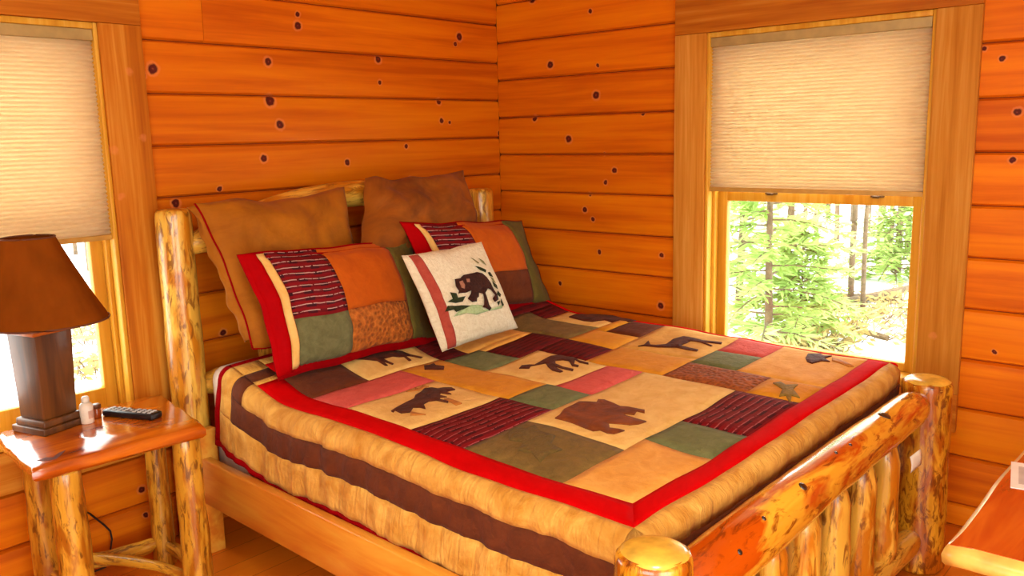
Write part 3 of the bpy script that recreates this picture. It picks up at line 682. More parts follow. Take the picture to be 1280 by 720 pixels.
# ------------------------------------------------------------------ pillows
class Pillow:
    """pillow given by four corner points: bottom-left, bottom-right, top-right, top-left"""
    def __init__(s, name, label, group, c, T, flange=0.0, pull=.05, seed=0, back=.8, wr=.006):
        s.c = [Vector(p) for p in c]; s.T = T; s.fl = flange; s.pull = pull; s.sd = seed; s.bk = back; s.wr = wr
        eu = (s.c[1]-s.c[0]+s.c[2]-s.c[3]); ev = (s.c[3]-s.c[0]+s.c[2]-s.c[1])
        s.N = eu.cross(ev).normalized()
        if s.N.dot(CAM-s.c[0]) < 0: s.N = -s.N
        s.eu, s.ev = eu/2, ev/2
        s.org = (s.c[0]+s.c[1])/2
        s.root = tag(empty(name, s.org), label, 'pillow', group)
    def base(s, u, v):
        U = .5+(u-.5)*(1-s.pull*(1-(2*v-1)**2)); Vv = .5+(v-.5)*(1-s.pull*(1-(2*u-1)**2))
        q = s.c[0]*(1-U)*(1-Vv)+s.c[1]*U*(1-Vv)+s.c[2]*U*Vv+s.c[3]*(1-U)*Vv
        k = 1.6*s.wr
        return q+s.N*(k*noise.noise(Vector((u*3.1+s.sd*3, v*2.7, 2))))+s.ev.normalized()*(k*noise.noise(Vector((u*4.3+s.sd*5, v*1.5, 6))))+s.eu.normalized()*(k*.7*noise.noise(Vector((v*4.1+s.sd*7, u*1.5, 11))))
    def th(s, u, v):
        f = s.fl; a = min(1, max(-1, (2*u-1)/(1-2*f))); b = min(1, max(-1, (2*v-1)/(1-2*f)))
        return s.T*(max(0, 1-abs(a)**2.4)*max(0, 1-abs(b)**2.4))**.55
    def front(s, u, v):
        b = s.base(u, v); t = s.th(u, v); k = min(1, t/s.T*1.6)
        w = s.wr*(noise.noise(Vector((u*5+s.sd, v*4, s.sd*2)))*1.4+noise.noise(Vector((u*13+s.sd, v*9, 3+s.sd)))*.7)*k
        if s.fl: w += .006*noise.noise(Vector((u*8, v*8, s.sd+5)))*(1-k)
        return b+s.N*(t+w+.002)
    def rear(s, u, v): return s.base(u, v)-s.N*(s.th(u, v)*s.bk+.002)
    def body(s, m, nu=36, nv=26, name='cover'):
        V, F, UV = [], [], []
        for fn in (s.front, s.rear):
            for j in range(nv+1):
                for i in range(nu+1): V.append(fn(i/nu, j/nv)); UV.append((i/nu*s.eu.length, j/nv*s.ev.length))
        n = (nu+1)*(nv+1); I = lambda i, j: j*(nu+1)+i
        for j in range(nv):
            for i in range(nu):
                F.append((I(i, j), I(i+1, j), I(i+1, j+1), I(i, j+1))); F.append((n+I(i, j+1), n+I(i+1, j+1), n+I(i+1, j), n+I(i, j)))
        ring = [I(i, 0) for i in range(nu+1)]+[I(nu, j) for j in range(1, nv+1)]+[I(i, nv) for i in range(nu-1, -1, -1)]+[I(0, j) for j in range(nv-1, 0, -1)]
        for k in range(len(ring)): a, b = ring[k], ring[(k+1) % len(ring)]; F.append((b, a, n+a, n+b))
        return fixnormals(mk(name, V, F, m, s.root, uv=UV, origin=s.org))
    def patch(s, name, m, u0, u1, v0, v1, lift=.003, puff=.004):
        V, F, UV = slab(s.front, s.N, u0, u1, v0, v1, max(4, int((u1-u0)*36)), max(4, int((v1-v0)*28)), .003, puff=puff, lift=lift, uvf=lambda u, v: (u*s.eu.length, v*s.ev.length))
        return mk(name, V, F, m, s.root, uv=UV, origin=s.org)
    def piping(s, m, r=.004, sides='lrtb', name='piping'):
        mb = MB(); n = 24
        E = {'l': [(0, k/n) for k in range(n+1)], 'r': [(1, k/n) for k in range(n+1)], 't': [(k/n, 1) for k in range(n+1)], 'b': [(k/n, 0) for k in range(n+1)]}
        for k in sides: mb.tube([s.base(*p) for p in E[k]], r)
        return mb.build(name, m, s.root, smooth=True, origin=s.org)
    def uv_of(s, px, py):
        """pixel -> (u,v) on the pillow's middle plane"""
        r = ray(px, py); P0 = s.c[0]+s.N*s.T*.9; P = CAM+r*((P0-CAM).dot(s.N)/r.dot(s.N)); d = P-P0
        a, b, c = s.eu.dot(s.eu), s.eu.dot(s.ev), s.ev.dot(s.ev); p, q = d.dot(s.eu), d.dot(s.ev); D = a*c-b*b
        return ((p*c-q*b)/D, (q*a-p*b)/D)
    def print_(s, name, m, off, sc, pts, lift=.004):
        def fn(u, v):
            u = min(.995, max(.005, u)); v = min(.995, max(.005, v)); return s.front(u, v)+s.N*lift, s.N
        V, F, UV = flatcut([s.uv_of(off[0]+x*sc, off[1]+y*sc) for x, y in pts], fn, .001)
        return mk(name, V, F, m, s.root, uv=UV, origin=s.org)
def C4(yb, yt, bl, br, tr, tl): return [on(1, yb, *bl), on(1, yb, *br), on(1, yt, *tr), on(1, yt, *tl)]
F_euro = fabric('olive_tan_suede_pillow', (134, 74, 1), (172, 102, 8), 5, .75, .5)
F_euro2 = fabric('brown_suede_pillow', (104, 52, 8), (164, 90, 12), 4, .75, .5)
F_red2 = fabric('sham_red_flange', (156, 0, 4), (174, 1, 7), 10, .8, .2, sheen=0)
F_or = fabric('orange_block', (176, 78, 2), (190, 88, 4), 16, .85, .3)
F_ggreen = fabric('green_grey_block', (92, 92, 56), (112, 110, 72), 30, .85, .6)
F_ol2 = fabric('olive_green_block', (84, 74, 26), (100, 86, 32), 20, .85, .4)
F_ret = fabric('brown_pebbled_block', (110, 52, 12), (140, 76, 22), 30, .8, .6, 60)
F_dbr = fabric('chocolate_block', (90, 38, 10), (108, 50, 16), 20, .85, .4)
F_sham = plaid('sham_ticking', (118, 8, 16), (36, 14, 24), (196, 160, 150), 42)
F_wh = fabric('cream_terry', (226, 212, 178), (242, 232, 204), 60, .95, .8)
F_str = fabric('rose_stripe', (160, 62, 48), (176, 76, 60), 40, .9, .5)
F_blk = fabric('dark_bear_print', (44, 18, 14), (66, 30, 20), 30, .9, .4)
F_lf = fabric('dark_leaf_print', (30, 40, 18), (52, 60, 30), 40, .9, .4)
F_lf2 = fabric('olive_leaf_print', (120, 112, 62), (150, 140, 90), 40, .9, .4)
F_gr = fabric('pale_grass_print', (150, 174, 120), (186, 204, 156), 40, .9, .4)
F_mz = fabric('muzzle_print', (150, 100, 78), (176, 124, 96), 40, .9, .4)

p = Pillow('back_pillow', 'tan suede bed pillow leaning by the near head post', 'back pillows against the headboard', C4(-.40, -.205, (316, 436), (474, 408), (430, 232), (243, 254)), .085, 0, .07, 1, back=1.3, wr=.016)
p.body(F_euro); p.piping(F_dkred, .004, 'lb')
def flap(u, v): return p.base(0, v)-p.N*(.085*u*(.75+.5*noise.noise(Vector((v*7, 1, 3)))))-p.eu.normalized()*(.03*math.sin(PI*u)*(.6+.8*noise.noise(Vector((v*9, u*3, 8))))-.012*u)
V, F, UV = slab(flap, -p.eu, 0, 1, .06, .99, 8, 40, .004, uvf=lambda u, v: (u*.1, v*.5))
mk('back_flap', V, F, F_euro, p.root, uv=UV, origin=p.org)
p = Pillow('back_pillow', 'brown suede bed pillow with pointed corner by the far head post', 'back pillows against the headboard', C4(-.42, -.235, (440, 345), (612, 330), (580, 212), (455, 222)), .085, 0, .07, 2, wr=.018)
p.body(F_euro2)
def sham(name, label, c, seed, rev=False):
    p = Pillow(name, label, 'patchwork shams in front of the back pillows', c, .085, .055, .05, seed, wr=.008)
    p.body(F_dkred)
    p.patch('red_strip', F_red2, .0, .085, .03, .995)
    p.patch('tan_strip', F_cream, .087, .122, .05, .98)
    p.patch('plaid_patch', F_sham, .124, .40, .42, .985); p.patch('green_patch', F_ggreen if not rev else F_dbr, .124, .40, .055, .418)
    p.patch('orange_patch', F_or, .402, .80, .42, .985); p.patch('brown_patch', F_ret if not rev else F_dbr, .402, .80, .055, .418)
    p.patch('olive_patch', F_ol2, .802, .99, .055, .99)
    return p
sham('pillow_sham', 'patchwork pillow sham with plaid block nearest the nightstand', C4(-.55, -.41, (348, 476), (548, 428), (514, 294), (296, 318)), 3)
sham('pillow_sham', 'patchwork pillow sham half hidden behind the white bear pillow', C4(-.54, -.43, (548, 404), (692, 384), (652, 274), (500, 276)), 4, True)
p = Pillow('bear_pillow', 'cream square throw pillow with black bear picture', None, C4(-.74, -.64, (553, 440), (647, 410), (601, 302), (503, 320)), .06, 0, .03, 6, wr=.004)
p.body(F_wh); p.patch('red_stripe', F_str, .055, .15, .01, .99, .002, .001)
B = ((540, 320), .1111)
p.print_('grass_print', F_gr, *B, [(250,690),(290,640),(420,570),(540,570),(560,620),(690,600),(800,560),(790,600),(600,640),(500,680),(380,660)], .0035)
p.print_('bear_print', F_blk, *B, [(230,270),(290,260),(330,215),(400,190),(480,175),(540,195),(590,240),(640,310),(680,390),(720,450),(740,500),(690,530),(660,490),(690,450),(640,390),(600,370),(570,420),(620,560),(660,600),(640,630),(590,600),(545,590),(560,560),(545,430),(490,420),(490,470),(470,490),(470,530),(420,540),(370,500),(400,440),(405,400),(350,430),(270,435),(280,405),(240,350)], .005)
p.print_('muzzle_print', F_mz, *B, [(275,300),(310,285),(335,340),(330,385),(300,370)], .0065)
p.print_('ear_print', F_mz, *B, [(350,262),(385,255),(390,300),(360,305)], .0065)
p.print_('leaf_print', F_lf, *B, [(185,415),(250,430),(270,480),(345,470),(320,530),(250,540),(165,520),(215,490)])
p.print_('leaf_print', F_lf, *B, [(170,565),(240,570),(310,570),(410,580),(350,610),(270,640),(240,610),(155,630)])
for q in ([(480,110),(520,120),(600,160),(590,190),(530,160)], [(620,190),(650,180),(690,240),(640,230)], [(670,290),(730,330),(740,380),(690,350)], [(740,400),(790,440),(770,470),(720,440)], [(780,490),(820,560),(800,580),(780,530)], [(720,530),(765,515),(745,570)]): p.print_('leaf_print', F_lf, *B, q)
for q in ([(450,10),(480,30),(540,80),(520,85)], [(545,20),(600,50),(625,100),(590,80)], [(650,240),(690,255),(720,310),(680,285)]): p.print_('leaf_print', F_lf2, *B, q)

# ------------------------------------------------------------------ nightstand and what stands on it
NT_Z = .62
M_top = slab_mat('red_cedar_slab', (206, 108, 14), (178, 80, 6), (122, 44, 4), 0, .16, .7)
ns = tag(empty('nightstand', (-2.30, -.33, 0)), 'rustic log nightstand with reddish cedar slab top beside the bed', 'nightstand')
nso = Vector((-2.30, -.33, 0))
P4 = [(-2.605, -.535), (-2.085, -.575), (-2.0, -.10), (-2.555, -.09)]
pts = []
for k in range(4):
    a, b = Vector(P4[k]), Vector(P4[(k+1) % 4]); d = b-a; nrm = Vector((d.y, -d.x)).normalized()
    for i in range(12):
        t_ = i/12; q = a+d*t_+nrm*(.008*noise.noise(Vector((k*9+i*.6, 1.3, 0)))-.01*(abs(2*t_-1)**8)); pts.append(q)
V, F = [], []
n = len(pts); cen = Vector((-2.31, -.325))
for ins, z in ((.012, NT_Z-.042), (.0, NT_Z-.032), (.0, NT_Z-.014), (.008, NT_Z-.003), (.016, NT_Z)):
    for q in pts: w = q+(cen-q).normalized()*ins; V.append((w.x, w.y, z))
for j in range(4):
    for i in range(n): F.append((j*n+i, j*n+(i+1) % n, (j+1)*n+(i+1) % n, (j+1)*n+i))
F.append(tuple(range(n))[::-1]); F.append(tuple(4*n+i for i in range(n)))
autosmooth(mk('slab_top', V, F, M_top, ns, origin=nso), 40)
for i, (x, y, r) in enumerate(((-2.505, -.495, .046), (-2.135, -.515, .044), (-2.075, -.165, .037), (-2.465, -.155, .042))):
    log('leg', ns, Vector((x, y, 0))-nso, Vector((x, y, NT_Z-.040))-nso, r*1.08, r*.94, L_night, 60+i, wob=.10, rings=12, cap=.12)
log('stretcher', ns, Vector((-2.465, -.155, .15))-nso, Vector((-2.075, -.165, .09))-nso, .026, .024, L_night, 70, bend=(.03, .02), wob=.35, rings=18, tenon=.05)
log('stretcher', ns, Vector((-2.505, -.495, .11))-nso, Vector((-2.465, -.155, .13))-nso, .022, .02, L_night, 71, bend=(.02, 0), wob=.3, rings=14, tenon=.05)
log('stretcher', ns, Vector((-2.135, -.515, .10))-nso, Vector((-2.075, -.165, .08))-nso, .022, .02, L_night, 72, bend=(.02, 0), wob=.3, rings=14, tenon=.05)
log('brace_branch', ns, Vector((-2.34, -.16, .12))-nso, Vector((-2.13, -.50, .07))-nso, .02, .014, L_night, 73, bend=(.02, .02), wob=.3, rings=14)
# bark scar on the front edge of the slab
sc = [on(2, NT_Z, x, y) for x, y in ((46, 576), (58, 572), (66, 572), (74, 566), (82, 563), (76, 569), (70, 574), (60, 576))]
MB().poly([Vector((q.x, q.y, NT_Z-.0005))-nso for q in sc], (0, 0, .0015)).build('bark_scar', plain('dark_bark_scar', (96, 38, 12), .5), ns)

# lamp
lo_ = Vector((-2.415, -.175, NT_Z)); la = R(15)
lamp = tag(empty('table_lamp', lo_, la), 'brown table lamp with square wooden column and tapered shade', 'lamp')
M_lw = slab_mat('dark_stained_lamp_wood', (112, 62, 12), (86, 46, 8), (60, 30, 5), 2, .5, .1)
M_lr = slab_mat('lamp_cap_wood', (196, 104, 34), (170, 84, 24), (140, 62, 16), 0, .35, .4)
def frus(m, h0, h1, z0, z1):
    b = len(m.v); m.v += [(sx*h0, sy*h0, z0) for sx, sy in ((-1, -1), (1, -1), (1, 1), (-1, 1))]+[(sx*h1, sy*h1, z1) for sx, sy in ((-1, -1), (1, -1), (1, 1), (-1, 1))]
    m.f += [tuple(b+i for i in q) for q in ((3, 2, 1, 0), (4, 5, 6, 7), (0, 1, 5, 4), (1, 2, 6, 5), (2, 3, 7, 6), (3, 0, 4, 7))]; return m
frus(MB(), .078, .078, 0, .022).build('base_plate', M_lw, lamp, bevel=.003)
frus(MB(), .070, .068, .022, .044).build('base_step', M_lw, lamp, bevel=.004)
frus(MB(), .058, .066, .044, .318).build('column', M_lw, lamp, bevel=.003)
frus(MB(), .074, .076, .318, .334).build('cap', M_lr, lamp, bevel=.003)
MB().lathe([(.012, .334), (.012, .44), (.016, .45), (.016, .50), (.008, .52), (.006, .60)]).build('socket', plain('brass_socket', (150, 110, 40), .35, metal=.8), lamp, smooth=True)
t = NT('parchment_shade')
nz = t.noise(t.coords('Object', (9, 9, 5)), 1, 4)
c = t.ramp(nz, [(.3, (118, 58, 12)), (.7, (146, 74, 18))])
d = t.n('ShaderNodeBsdfDiffuse'); t.l(c, d.inputs[0]); tr = t.n('ShaderNodeBsdfTranslucent'); t.l(c, tr.inputs[0])
mx = t.n('ShaderNodeMixShader'); mx.inputs[0].default_value = .18; t.l(d.outputs[0], mx.inputs[1]); t.l(tr.outputs[0], mx.inputs[2]); t.l(mx.outputs[0], t.out.inputs[0])
M_shade = t.m
V, F = [], []
off = Vector((.01, -.035, 0)); N_ = 48
for r, z in ((.178, .352), (.145, .43), (.107, .53), (.075, .622), (.073, .622), (.105, .53), (.143, .43), (.175, .352)):
    for i in range(N_):
        a = 2*PI*i/N_; V.append((off.x-.035*(z-.352)/.27+r*math.cos(a), off.y+r*math.sin(a), z))
for j in range(8):
    for i in range(N_): F.append((j*N_+i, j*N_+(i+1) % N_, ((j+1) % 8)*N_+(i+1) % N_, ((j+1) % 8)*N_+i))
sh = autosmooth(fixnormals(mk('lamp_shade', V, F, M_shade, lamp)), 50)
M_trim = plain('shade_binding', (96, 46, 14), .7)
MB().tube([(off.x+.178*math.cos(2*PI*i/40), off.y+.178*math.sin(2*PI*i/40), .352) for i in range(41)], .0035).build('shade_binding', M_trim, sh, smooth=True)
MB().tube([(off.x-.035+.075*math.cos(2*PI*i/40), off.y+.075*math.sin(2*PI*i/40), .622) for i in range(41)], .003).build('shade_binding', M_trim, sh, smooth=True)
cz = [on(1, -.03, x, y) for x, y in ((80, 628), (95, 633), (112, 642), (130, 656), (138, 664), (140, 674), (138, 688), (132, 700))]
ci = Matrix.Rotation(-la, 3, 'Z')
cp = [Vector((-2.40, -.06, NT_Z-.0)), Vector((-2.40, -.025, NT_Z-.06)), Vector((-2.37, -.025, .38))]+cz+[Vector((-2.23, -.028, .006)), Vector((-2.4, -.03, .006))]
MB().tube([ci @ (q-lo_) for q in cp], .0035).build('cord', plain('black_cord', (40, 18, 10), .5), lamp, smooth=True)

# little bottle, vial and remote
bl = tag(empty('lotion_bottle', (-2.322, -.235, NT_Z)), 'small white lotion bottle beside the lamp base', 'bottle')
MB().lathe([(.018, 0), (.021, .003), (.021, .058), (.017, .066), (.011, .070)]).build('body', plain('white_plastic', (232, 214, 196), .4), bl, smooth=True)
MB().lathe([(.012, .070), (.012, .086), (.009, .09)]).build('cap', plain('white_cap', (240, 226, 210), .4), bl, smooth=True)
MB().poly([(.0212*math.cos(R(a)), .0212*math.sin(R(a)), .018) for a in range(-100, 0, 12)]+[(.0205*math.cos(R(a)), .0205*math.sin(R(a)), .018) for a in range(-4, -112, -12)], (0, 0, .026)).build('label', plain('rose_label', (206, 160, 140), .5), bl)
vb = tag(empty('pill_bottle', (-2.278, -.205, NT_Z)), 'tiny amber pill bottle between the lotion bottle and remote', 'bottle')
MB().lathe([(.013, 0), (.014, .003), (.014, .032), (.012, .035)]).build('body', plain('amber_plastic', (140, 58, 14), .2), vb, smooth=True)
MB().lathe([(.0155, .035), (.0155, .045), (.013, .047)]).build('cap', plain('brown_cap', (96, 48, 22), .4), vb, smooth=True)
a, b = Vector((-2.240, -.195, NT_Z)), Vector((-2.158, -.385, NT_Z)); d = b-a
rm = tag(empty('remote_control', (a+b)/2, math.atan2(d.y, d.x)), 'black television remote control lying on the nightstand', 'remote')
L_ = d.length/2
MB().poly([(-L_, -.024, 0), (L_, -.026, 0), (L_, .026, 0), (-L_, .024, 0)], (0, 0, .022)).build('body', plain('black_plastic', (22, 18, 20), .35), rm, bevel=.006)
M_btn = plain('grey_buttons', (186, 180, 176), .5)
for i in range(9):
    for j in range(3):
        x = -L_+.022+i*.0205; y = -.0135+j*.0135
        if i == 4 and j != 1: continue
        MB().box(x-.0058, x+.0058, y-.0042, y+.0042, .021, .0245).build('button', M_btn, rm, bevel=.001)

# ------------------------------------------------------------------ desk with live edge top (foot of the bed)
DZ = .70
M_desk = slab_mat('varnished_red_slab', (206, 98, 26), (180, 66, 14), (118, 30, 8), 0, .14, 1.0, .8)
M_edge = plain('pale_live_edge', (226, 176, 84), .3, .6, var=.1)
do = Vector((-.85, -2.95, 0))
desk = tag(empty('log_desk', do), 'live edge slab desk with pale bark edge near the bed foot', 'desk')
x0, x1, y0, y1 = -1.70, -.03, -3.25, -2.672
out = []
for i in range(40): t_ = i/40; out.append(Vector((x0+(x1-x0)*t_, y1+.008*noise.noise(Vector((t_*6, 2, 0))))))
for i in range(8): t_ = i/8; out.append(Vector((x1, y1+(y0-y1)*t_)))
for i in range(40): t_ = i/40; out.append(Vector((x1+(x0-x1)*t_, y0+.012*noise.noise(Vector((t_*6, 5, 0))))))
for i in range(16): t_ = i/16; out.append(Vector((x0+.006*noise.noise(Vector((t_*4, 8, 0)))-.012*math.sin(PI*t_), y0+(y1-y0)*t_)))
n = len(out)
def inset(q, d_):
    if q.y > y1-.02 or q.y < y0+.02: d_ = d_*.5
    c_ = Vector((min(max(q.x, x0+.1), x1-.1), min(max(q.y, y0+.1), y1-.1)))
    return q+(c_-q).normalized()*d_
V, F = [], []
for ins, z in ((.034, DZ), (.012, DZ-.005), (.0, DZ-.018), (.004, DZ-.034), (.02, DZ-.042)):
    for q in out: w = inset(q, ins); V.append((w.x, w.y, z))
for j in range(4):
    for i in range(n): F.append((j*n+i, (j+1)*n+i, (j+1)*n+(i+1) % n, j*n+(i+1) % n))
mk('live_edge', V, F, M_edge, desk, origin=do)
V = []
for ins, z in ((.033, DZ+.001), (.033, DZ-.04)):
    for q in out: w = inset(q, ins); V.append((w.x, w.y, z))
mk('slab_top', V, [tuple(range(n)), tuple(range(n, 2*n))[::-1]]+[(i, n+i, n+(i+1) % n, (i+1) % n) for i in range(n)], M_desk, desk, smooth=False, origin=do)
for i, (x, y) in enumerate(((-1.52, -2.80), (-1.52, -3.14), (-.16, -2.80), (-.16, -3.14))):
    log('leg', desk, Vector((x, y, 0))-do, Vector((x, y, DZ-.04))-do, .05, .045, L_spin, 80+i)
cq = [on(2, DZ+.002, x, y) for x, y in ((1264, 577), (1263, 609))]
cx, cy = (cq[0].x+cq[1].x)/2, (cq[0].y+cq[1].y)/2
ang = math.atan2(cq[1].y-cq[0].y, cq[1].x-cq[0].x); ln = (cq[1]-cq[0]).length
card = tag(empty('info_card', (cq[1].x, cq[1].y, DZ+.001), ang+PI), 'small white printed card lying on the live edge desk', 'card')
MB().box(0, ln, -.13, 0, 0, .0015).build('card', plain('white_card', (238, 226, 220), .6, var=.02), card)
MB().box(ln*.16, ln*.84, -.11, -.016, .0014, .0019).build('printed_panel', plain('grey_print', (190, 176, 172), .6), card)

# rim added around the unseen fill light
fx = tag(empty('added_fill_rim', (-2.8, -2.9, 2.6)), 'round rim added around the unseen fill light on the ceiling', 'lamp')
MB().lathe([(.30, 0), (.30, -.03), (.27, -.05), (.26, -.05), (.26, -.012), (.0, -.012)][:5], n=32).build('rim', M_metal, fx, smooth=True)

# ------------------------------------------------------------------ outdoors
GZ = -.6
t = NT('snow_with_litter')
nz = t.noise(t.coords('Position', (.5, .5, .5)), 1.0, 6, .65, .5)
n2 = t.noise(t.coords('Position', (5, 5, 5)), 1.0, 4, .7)
lit = t.ramp(t.math('ADD', t.math('MULTIPLY', nz, .7), t.math('MULTIPLY', n2, .3)), [(.52, (0, 0, 0)), (.60, (255, 255, 255))])
M_snow = t.bsdf(t.mix(t.math('MULTIPLY', lit, .75), lin((240, 240, 244)), lin((150, 132, 84))), .8, n2, .4, .05)
V, F = [], []; G = 60
for j in range(G+1):
    for i in range(G+1):
        x = -30+100*i/G; y = -30+100*j/G
        V.append((x, y, GZ+.12*noise.noise(Vector((x*.25, y*.25, 0)))*min(1, max(0, (max(x, y)-1.5)/3))))
for j in range(G):
    for i in range(G): F.append((j*(G+1)+i, j*(G+1)+i+1, (j+1)*(G+1)+i+1, (j+1)*(G+1)+i))
tag(mk('snowy_ground', V, F, M_snow), 'snow covered forest floor outside the windows', None, kind='structure')
M_bark = plain('grey_brown_bark', (104, 84, 62), .9, var=.2)
M_ndl = leaf_mat('bright_conifer_needles', (136, 164, 78), (196, 212, 136))
M_ndl2 = leaf_mat('dull_conifer_needles', (150, 160, 104), (200, 206, 156))
M_dry = leaf_mat('dry_brush', (150, 126, 78), (196, 172, 116))
def conifer(name, label, base, h, rmax, seed, mat, z0=.15, dens=1.0, lean=0.0, needle=.10, trunk=.016, group=None):
    rd = random.Random(seed); root = tag(empty(name, base), label, 'tree', group)
    top = Vector((lean*h, 0, h)); r0 = trunk*h**.75
    MB().tube([top*(k/8)+Vector((rd.uniform(-.02, .02)*h*.3, rd.uniform(-.02, .02)*h*.3, -.05 if k == 0 else 0)) for k in range(9)], [r0*(1-.9*k/8) for k in range(9)], 7).build('trunk', M_bark, root, smooth=True)
    tb = MB(); V, F = [], []
    nb = int(46*dens)
    for k in range(nb):
        f = z0+(1-z0)*((k+rd.random())/nb); a = k*2.4+rd.uniform(-.5, .5); L = rmax*(1-f)**.75*rd.uniform(.7, 1.1)+.06
        s0 = top*f; dr = Vector((math.cos(a), math.sin(a), 0)); sag = rd.uniform(.05, .35)
        P = [s0+dr*L*q+Vector((0, 0, -sag*L*q*q+.12*L*q)) for q in (0, .25, .5, .75, 1)]
        tb.tube(P, [.012, .009, .007, .005, .002], 4)
        m = int(60*dens*L/rmax)+10
        for i in range(m):
            q = rd.uniform(.12, 1); j = min(3, int(q*4)); pp = P[j].lerp(P[j+1], q*4-j)
            side = dr.cross(Vector((0, 0, 1)))*rd.choice((-1, 1)); tw = (side*rd.uniform(.4, 1)+dr*rd.uniform(.2, 1)+Vector((0, 0, rd.uniform(-.5, .4)))).normalized()*needle*rd.uniform(1.0, 2.6)*(1.1-q*.5)
            w = tw.cross(Vector((rd.uniform(-1, 1), rd.uniform(-1, 1), 1))).normalized()*needle*.16
            b = len(V); V += [tuple(pp-w*.4), tuple(pp+tw*.5-w), tuple(pp+tw), tuple(pp+tw*.5+w)]; F.append((b, b+1, b+2, b+3))
    tag(tb.build('branches', M_bark, root), kind='stuff')
    tag(mk('needles', V, F, mat, root, smooth=False), kind='stuff')
    return root
def bare(name, label, base, h, r, seed, group='slim bare trunks among the snow outside', cr=.0):
    rd = random.Random(seed); root = tag(empty(name, base), label, 'tree', group)
    P = [Vector((rd.uniform(-.04, .04)*k*.3, rd.uniform(-.04, .04)*k*.3, h*k/10-.05)) for k in range(11)]
    MB().tube(P, [r*(1-.7*k/10) for k in range(11)], 7).build('trunk', M_bark, root, smooth=True)
    tb = MB(); V, F = [], []
    for k in range(26):
        f = rd.uniform(.12, .95); p0 = Vector((0, 0, h*f)); a = rd.uniform(0, 6.28); L = rd.uniform(.3, .9)*(1.2-f)
        p1 = p0+Vector((math.cos(a)*L*.6, math.sin(a)*L*.6, L*rd.uniform(-.1, .25))); p2 = p1+Vector((math.cos(a+.4)*L*.5, math.sin(a+.4)*L*.5, L*rd.uniform(-.2, .2)))
        tb.tube([p0, p1, p2], [r*.22, r*.14, .003], 4)
        if cr:
            for i in range(int(26*cr)):
                q = (p1.lerp(p2, rd.random()) if rd.random() < .6 else p0.lerp(p1, rd.random()))+Vector((rd.uniform(-.12, .12), rd.uniform(-.12, .12), rd.uniform(-.1, .1)))
                tw = Vector((rd.uniform(-1, 1), rd.uniform(-1, 1), rd.uniform(-.5, .5))).normalized()*.16; w = tw.orthogonal().normalized()*.03
                b = len(V); V += [tuple(q), tuple(q+tw*.5-w), tuple(q+tw), tuple(q+tw*.5+w)]; F.append((b, b+1, b+2, b+3))
    tag(tb.build('branches', M_bark, root), kind='stuff')
    if cr: tag(mk('needles', V, F, M_ndl2, root, smooth=False), kind='stuff')
    return root
def gp(x, y): q = on(2, GZ, x, y); return Vector((q.x, q.y, GZ+.12*noise.noise(Vector((q.x*.25, q.y*.25, 0)))-.02))
conifer('young_pine', 'bright green young pine nearest the left side of the window', gp(958, 452), 3.6, 1.05, 11, M_ndl, .05, 1.5, group='young pines outside the window')
conifer('young_pine', 'small green pine low behind the window sill', gp(1000, 425), 1.3, .75, 12, M_ndl, .05, 1.2, group='young pines outside the window')
conifer('young_pine', 'loose green pine rising behind the nearest young pine', gp(925, 400), 4.6, 1.25, 13, M_ndl, .08, 1.5, group='young pines outside the window')
conifer('young_pine', 'tall feathery pine at the window left edge', gp(985, 370), 5.0, 1.2, 14, M_ndl2, .10, 1.2, group='young pines outside the window')
conifer('young_pine', 'low spreading pine beyond the fallen logs', gp(1118, 352), 1.1, 1.0, 15, M_ndl, .05, 1.3, group='young pines outside the window')
TR = []
for i, (x, y, h, r, c) in enumerate(((1063, 378, 6, .04, .2), (1078, 392, 6, .03, .1), (1098, 338, 7, .045, .2), (1122, 342, 7, .05, .2), (1112, 326, 7, .04, .3), (1134, 318, 8, .05, .3), (1046, 300, 8, .05, .5), (1020, 292, 9, .05, .5),
                                   (1085, 288, 9, .05, .6), (1150, 300, 9, .05, .6), (1005, 300, 9, .04, .6), (960, 284, 10, .05, .8), (1066, 276, 10, .06, .8), (1104, 272, 10, .06, .8), (1130, 276, 10, .06, .8), (1035, 272, 10, .06, .8), (990, 272, 10, .06, .8))):
    TR.append((x, lambda lb, a=(gp(x, y), h, r, 100+i), c=c: bare('slim_tree', lb, *a, 'slim forest trees seen through the window beside the bed', c)))
ORD = 'first second third fourth fifth sixth seventh eighth ninth tenth eleventh twelfth thirteenth fourteenth fifteenth sixteenth seventeenth'.split()
for k, (x, fn) in enumerate(sorted(TR, key=lambda q: q[0])): fn('slim forest tree, %s from the left in the window beside the bed' % ORD[k])
for i, (x, y, h, r) in enumerate(((112, 340, 7, .06), (125, 330, 7, .06), (95, 320, 8, .07), (60, 350, 6, .05), (20, 330, 7, .06), (118, 305, 9, .08))):
    bare('slim_tree', 'slim forest tree, %s from the left in the window behind the lamp' % ORD[sorted((112, 125, 95, 60, 20, 118)).index(x)], gp(x, y), h, r*.6, 140+i, 'slim forest trees seen through the window behind the lamp', .4)
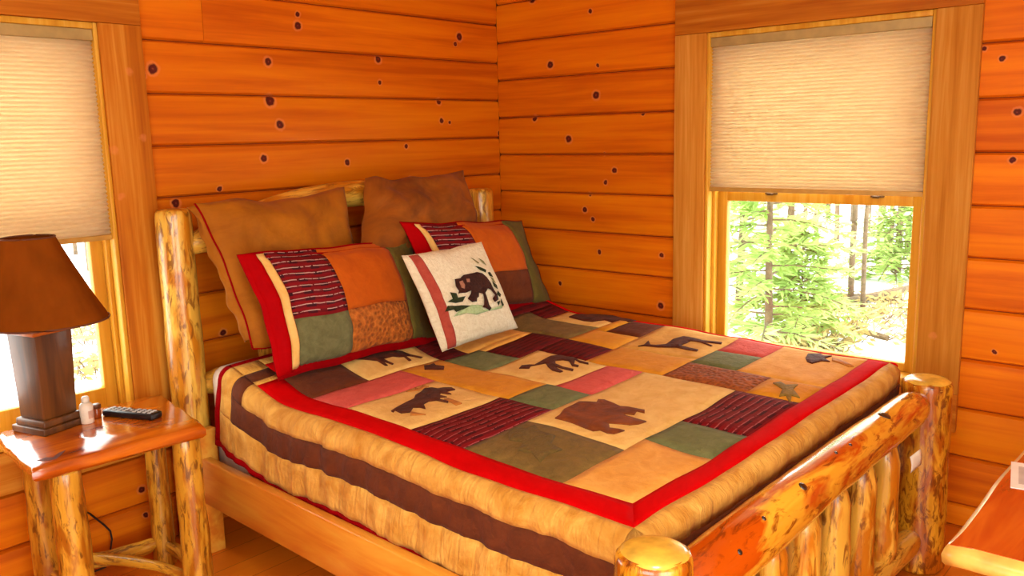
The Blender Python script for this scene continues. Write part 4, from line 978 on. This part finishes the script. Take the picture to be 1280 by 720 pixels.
for i, (a, b, r) in enumerate((((1012, 388), (1142, 366), .06), ((1020, 372), (1128, 378), .05), ((1030, 398), (1110, 420), .04))):
    p0, p1 = gp(*a), gp(*b); up = Vector((0, 0, r+.02))
    fl = log('fallen_log', None, p0+up, p1+up, r, r*.7, M_bark, 200+i, n=10, rings=8, wob=.15)
    tag(fl, ('long fallen log lying across the snow', 'thin fallen log behind the long one', 'short fallen branch nearest the window')[i], 'log', 'fallen logs on the snow')
def brush(label, base, rad, h, n, seed, mat):
    rd = random.Random(seed); root = tag(empty('dry_brush', base), label, 'bush', 'dry brush on the snow outside')
    tb = MB(); V, F = [], []
    for k in range(n):
        a = rd.uniform(0, 6.28); q = rd.random()**.5*rad; p0 = Vector((math.cos(a)*q*.5, math.sin(a)*q*.5, 0)); p1 = Vector((math.cos(a)*q, math.sin(a)*q, h*rd.uniform(.3, 1)))
        tb.tube([p0, p0.lerp(p1, .5)+Vector((rd.uniform(-.05, .05), rd.uniform(-.05, .05), .05)), p1], [.006, .005, .002], 4)
        for i in range(5):
            c_ = p0.lerp(p1, rd.uniform(.3, 1)); tw = Vector((rd.uniform(-1, 1), rd.uniform(-1, 1), rd.uniform(-.3, .6))).normalized()*.12; w = tw.orthogonal().normalized()*.02
            b = len(V); V += [tuple(c_), tuple(c_+tw*.5-w), tuple(c_+tw), tuple(c_+tw*.5+w)]; F.append((b, b+1, b+2, b+3))
    tag(tb.build('twigs', M_bark, root), kind='stuff'); tag(mk('leaves', V, F, mat, root, smooth=False), kind='stuff')
brush('dry brush tangle in the snow below the fallen logs', gp(1060, 410), .9, .35, 60, 1, M_dry)
brush('tawny brush clump by the window sill corner', gp(1015, 440), .5, .3, 50, 2, M_dry)
brush('dry brush patch beside the far right trunk', gp(1120, 388), .8, .25, 50, 3, M_dry)
brush('dark twiggy brush seen behind the lamp column', gp(118, 430), .7, .3, 40, 4, M_dry)
brush('low twigs in the snow behind the lamp base', gp(120, 470), .5, .2, 30, 5, M_dry)
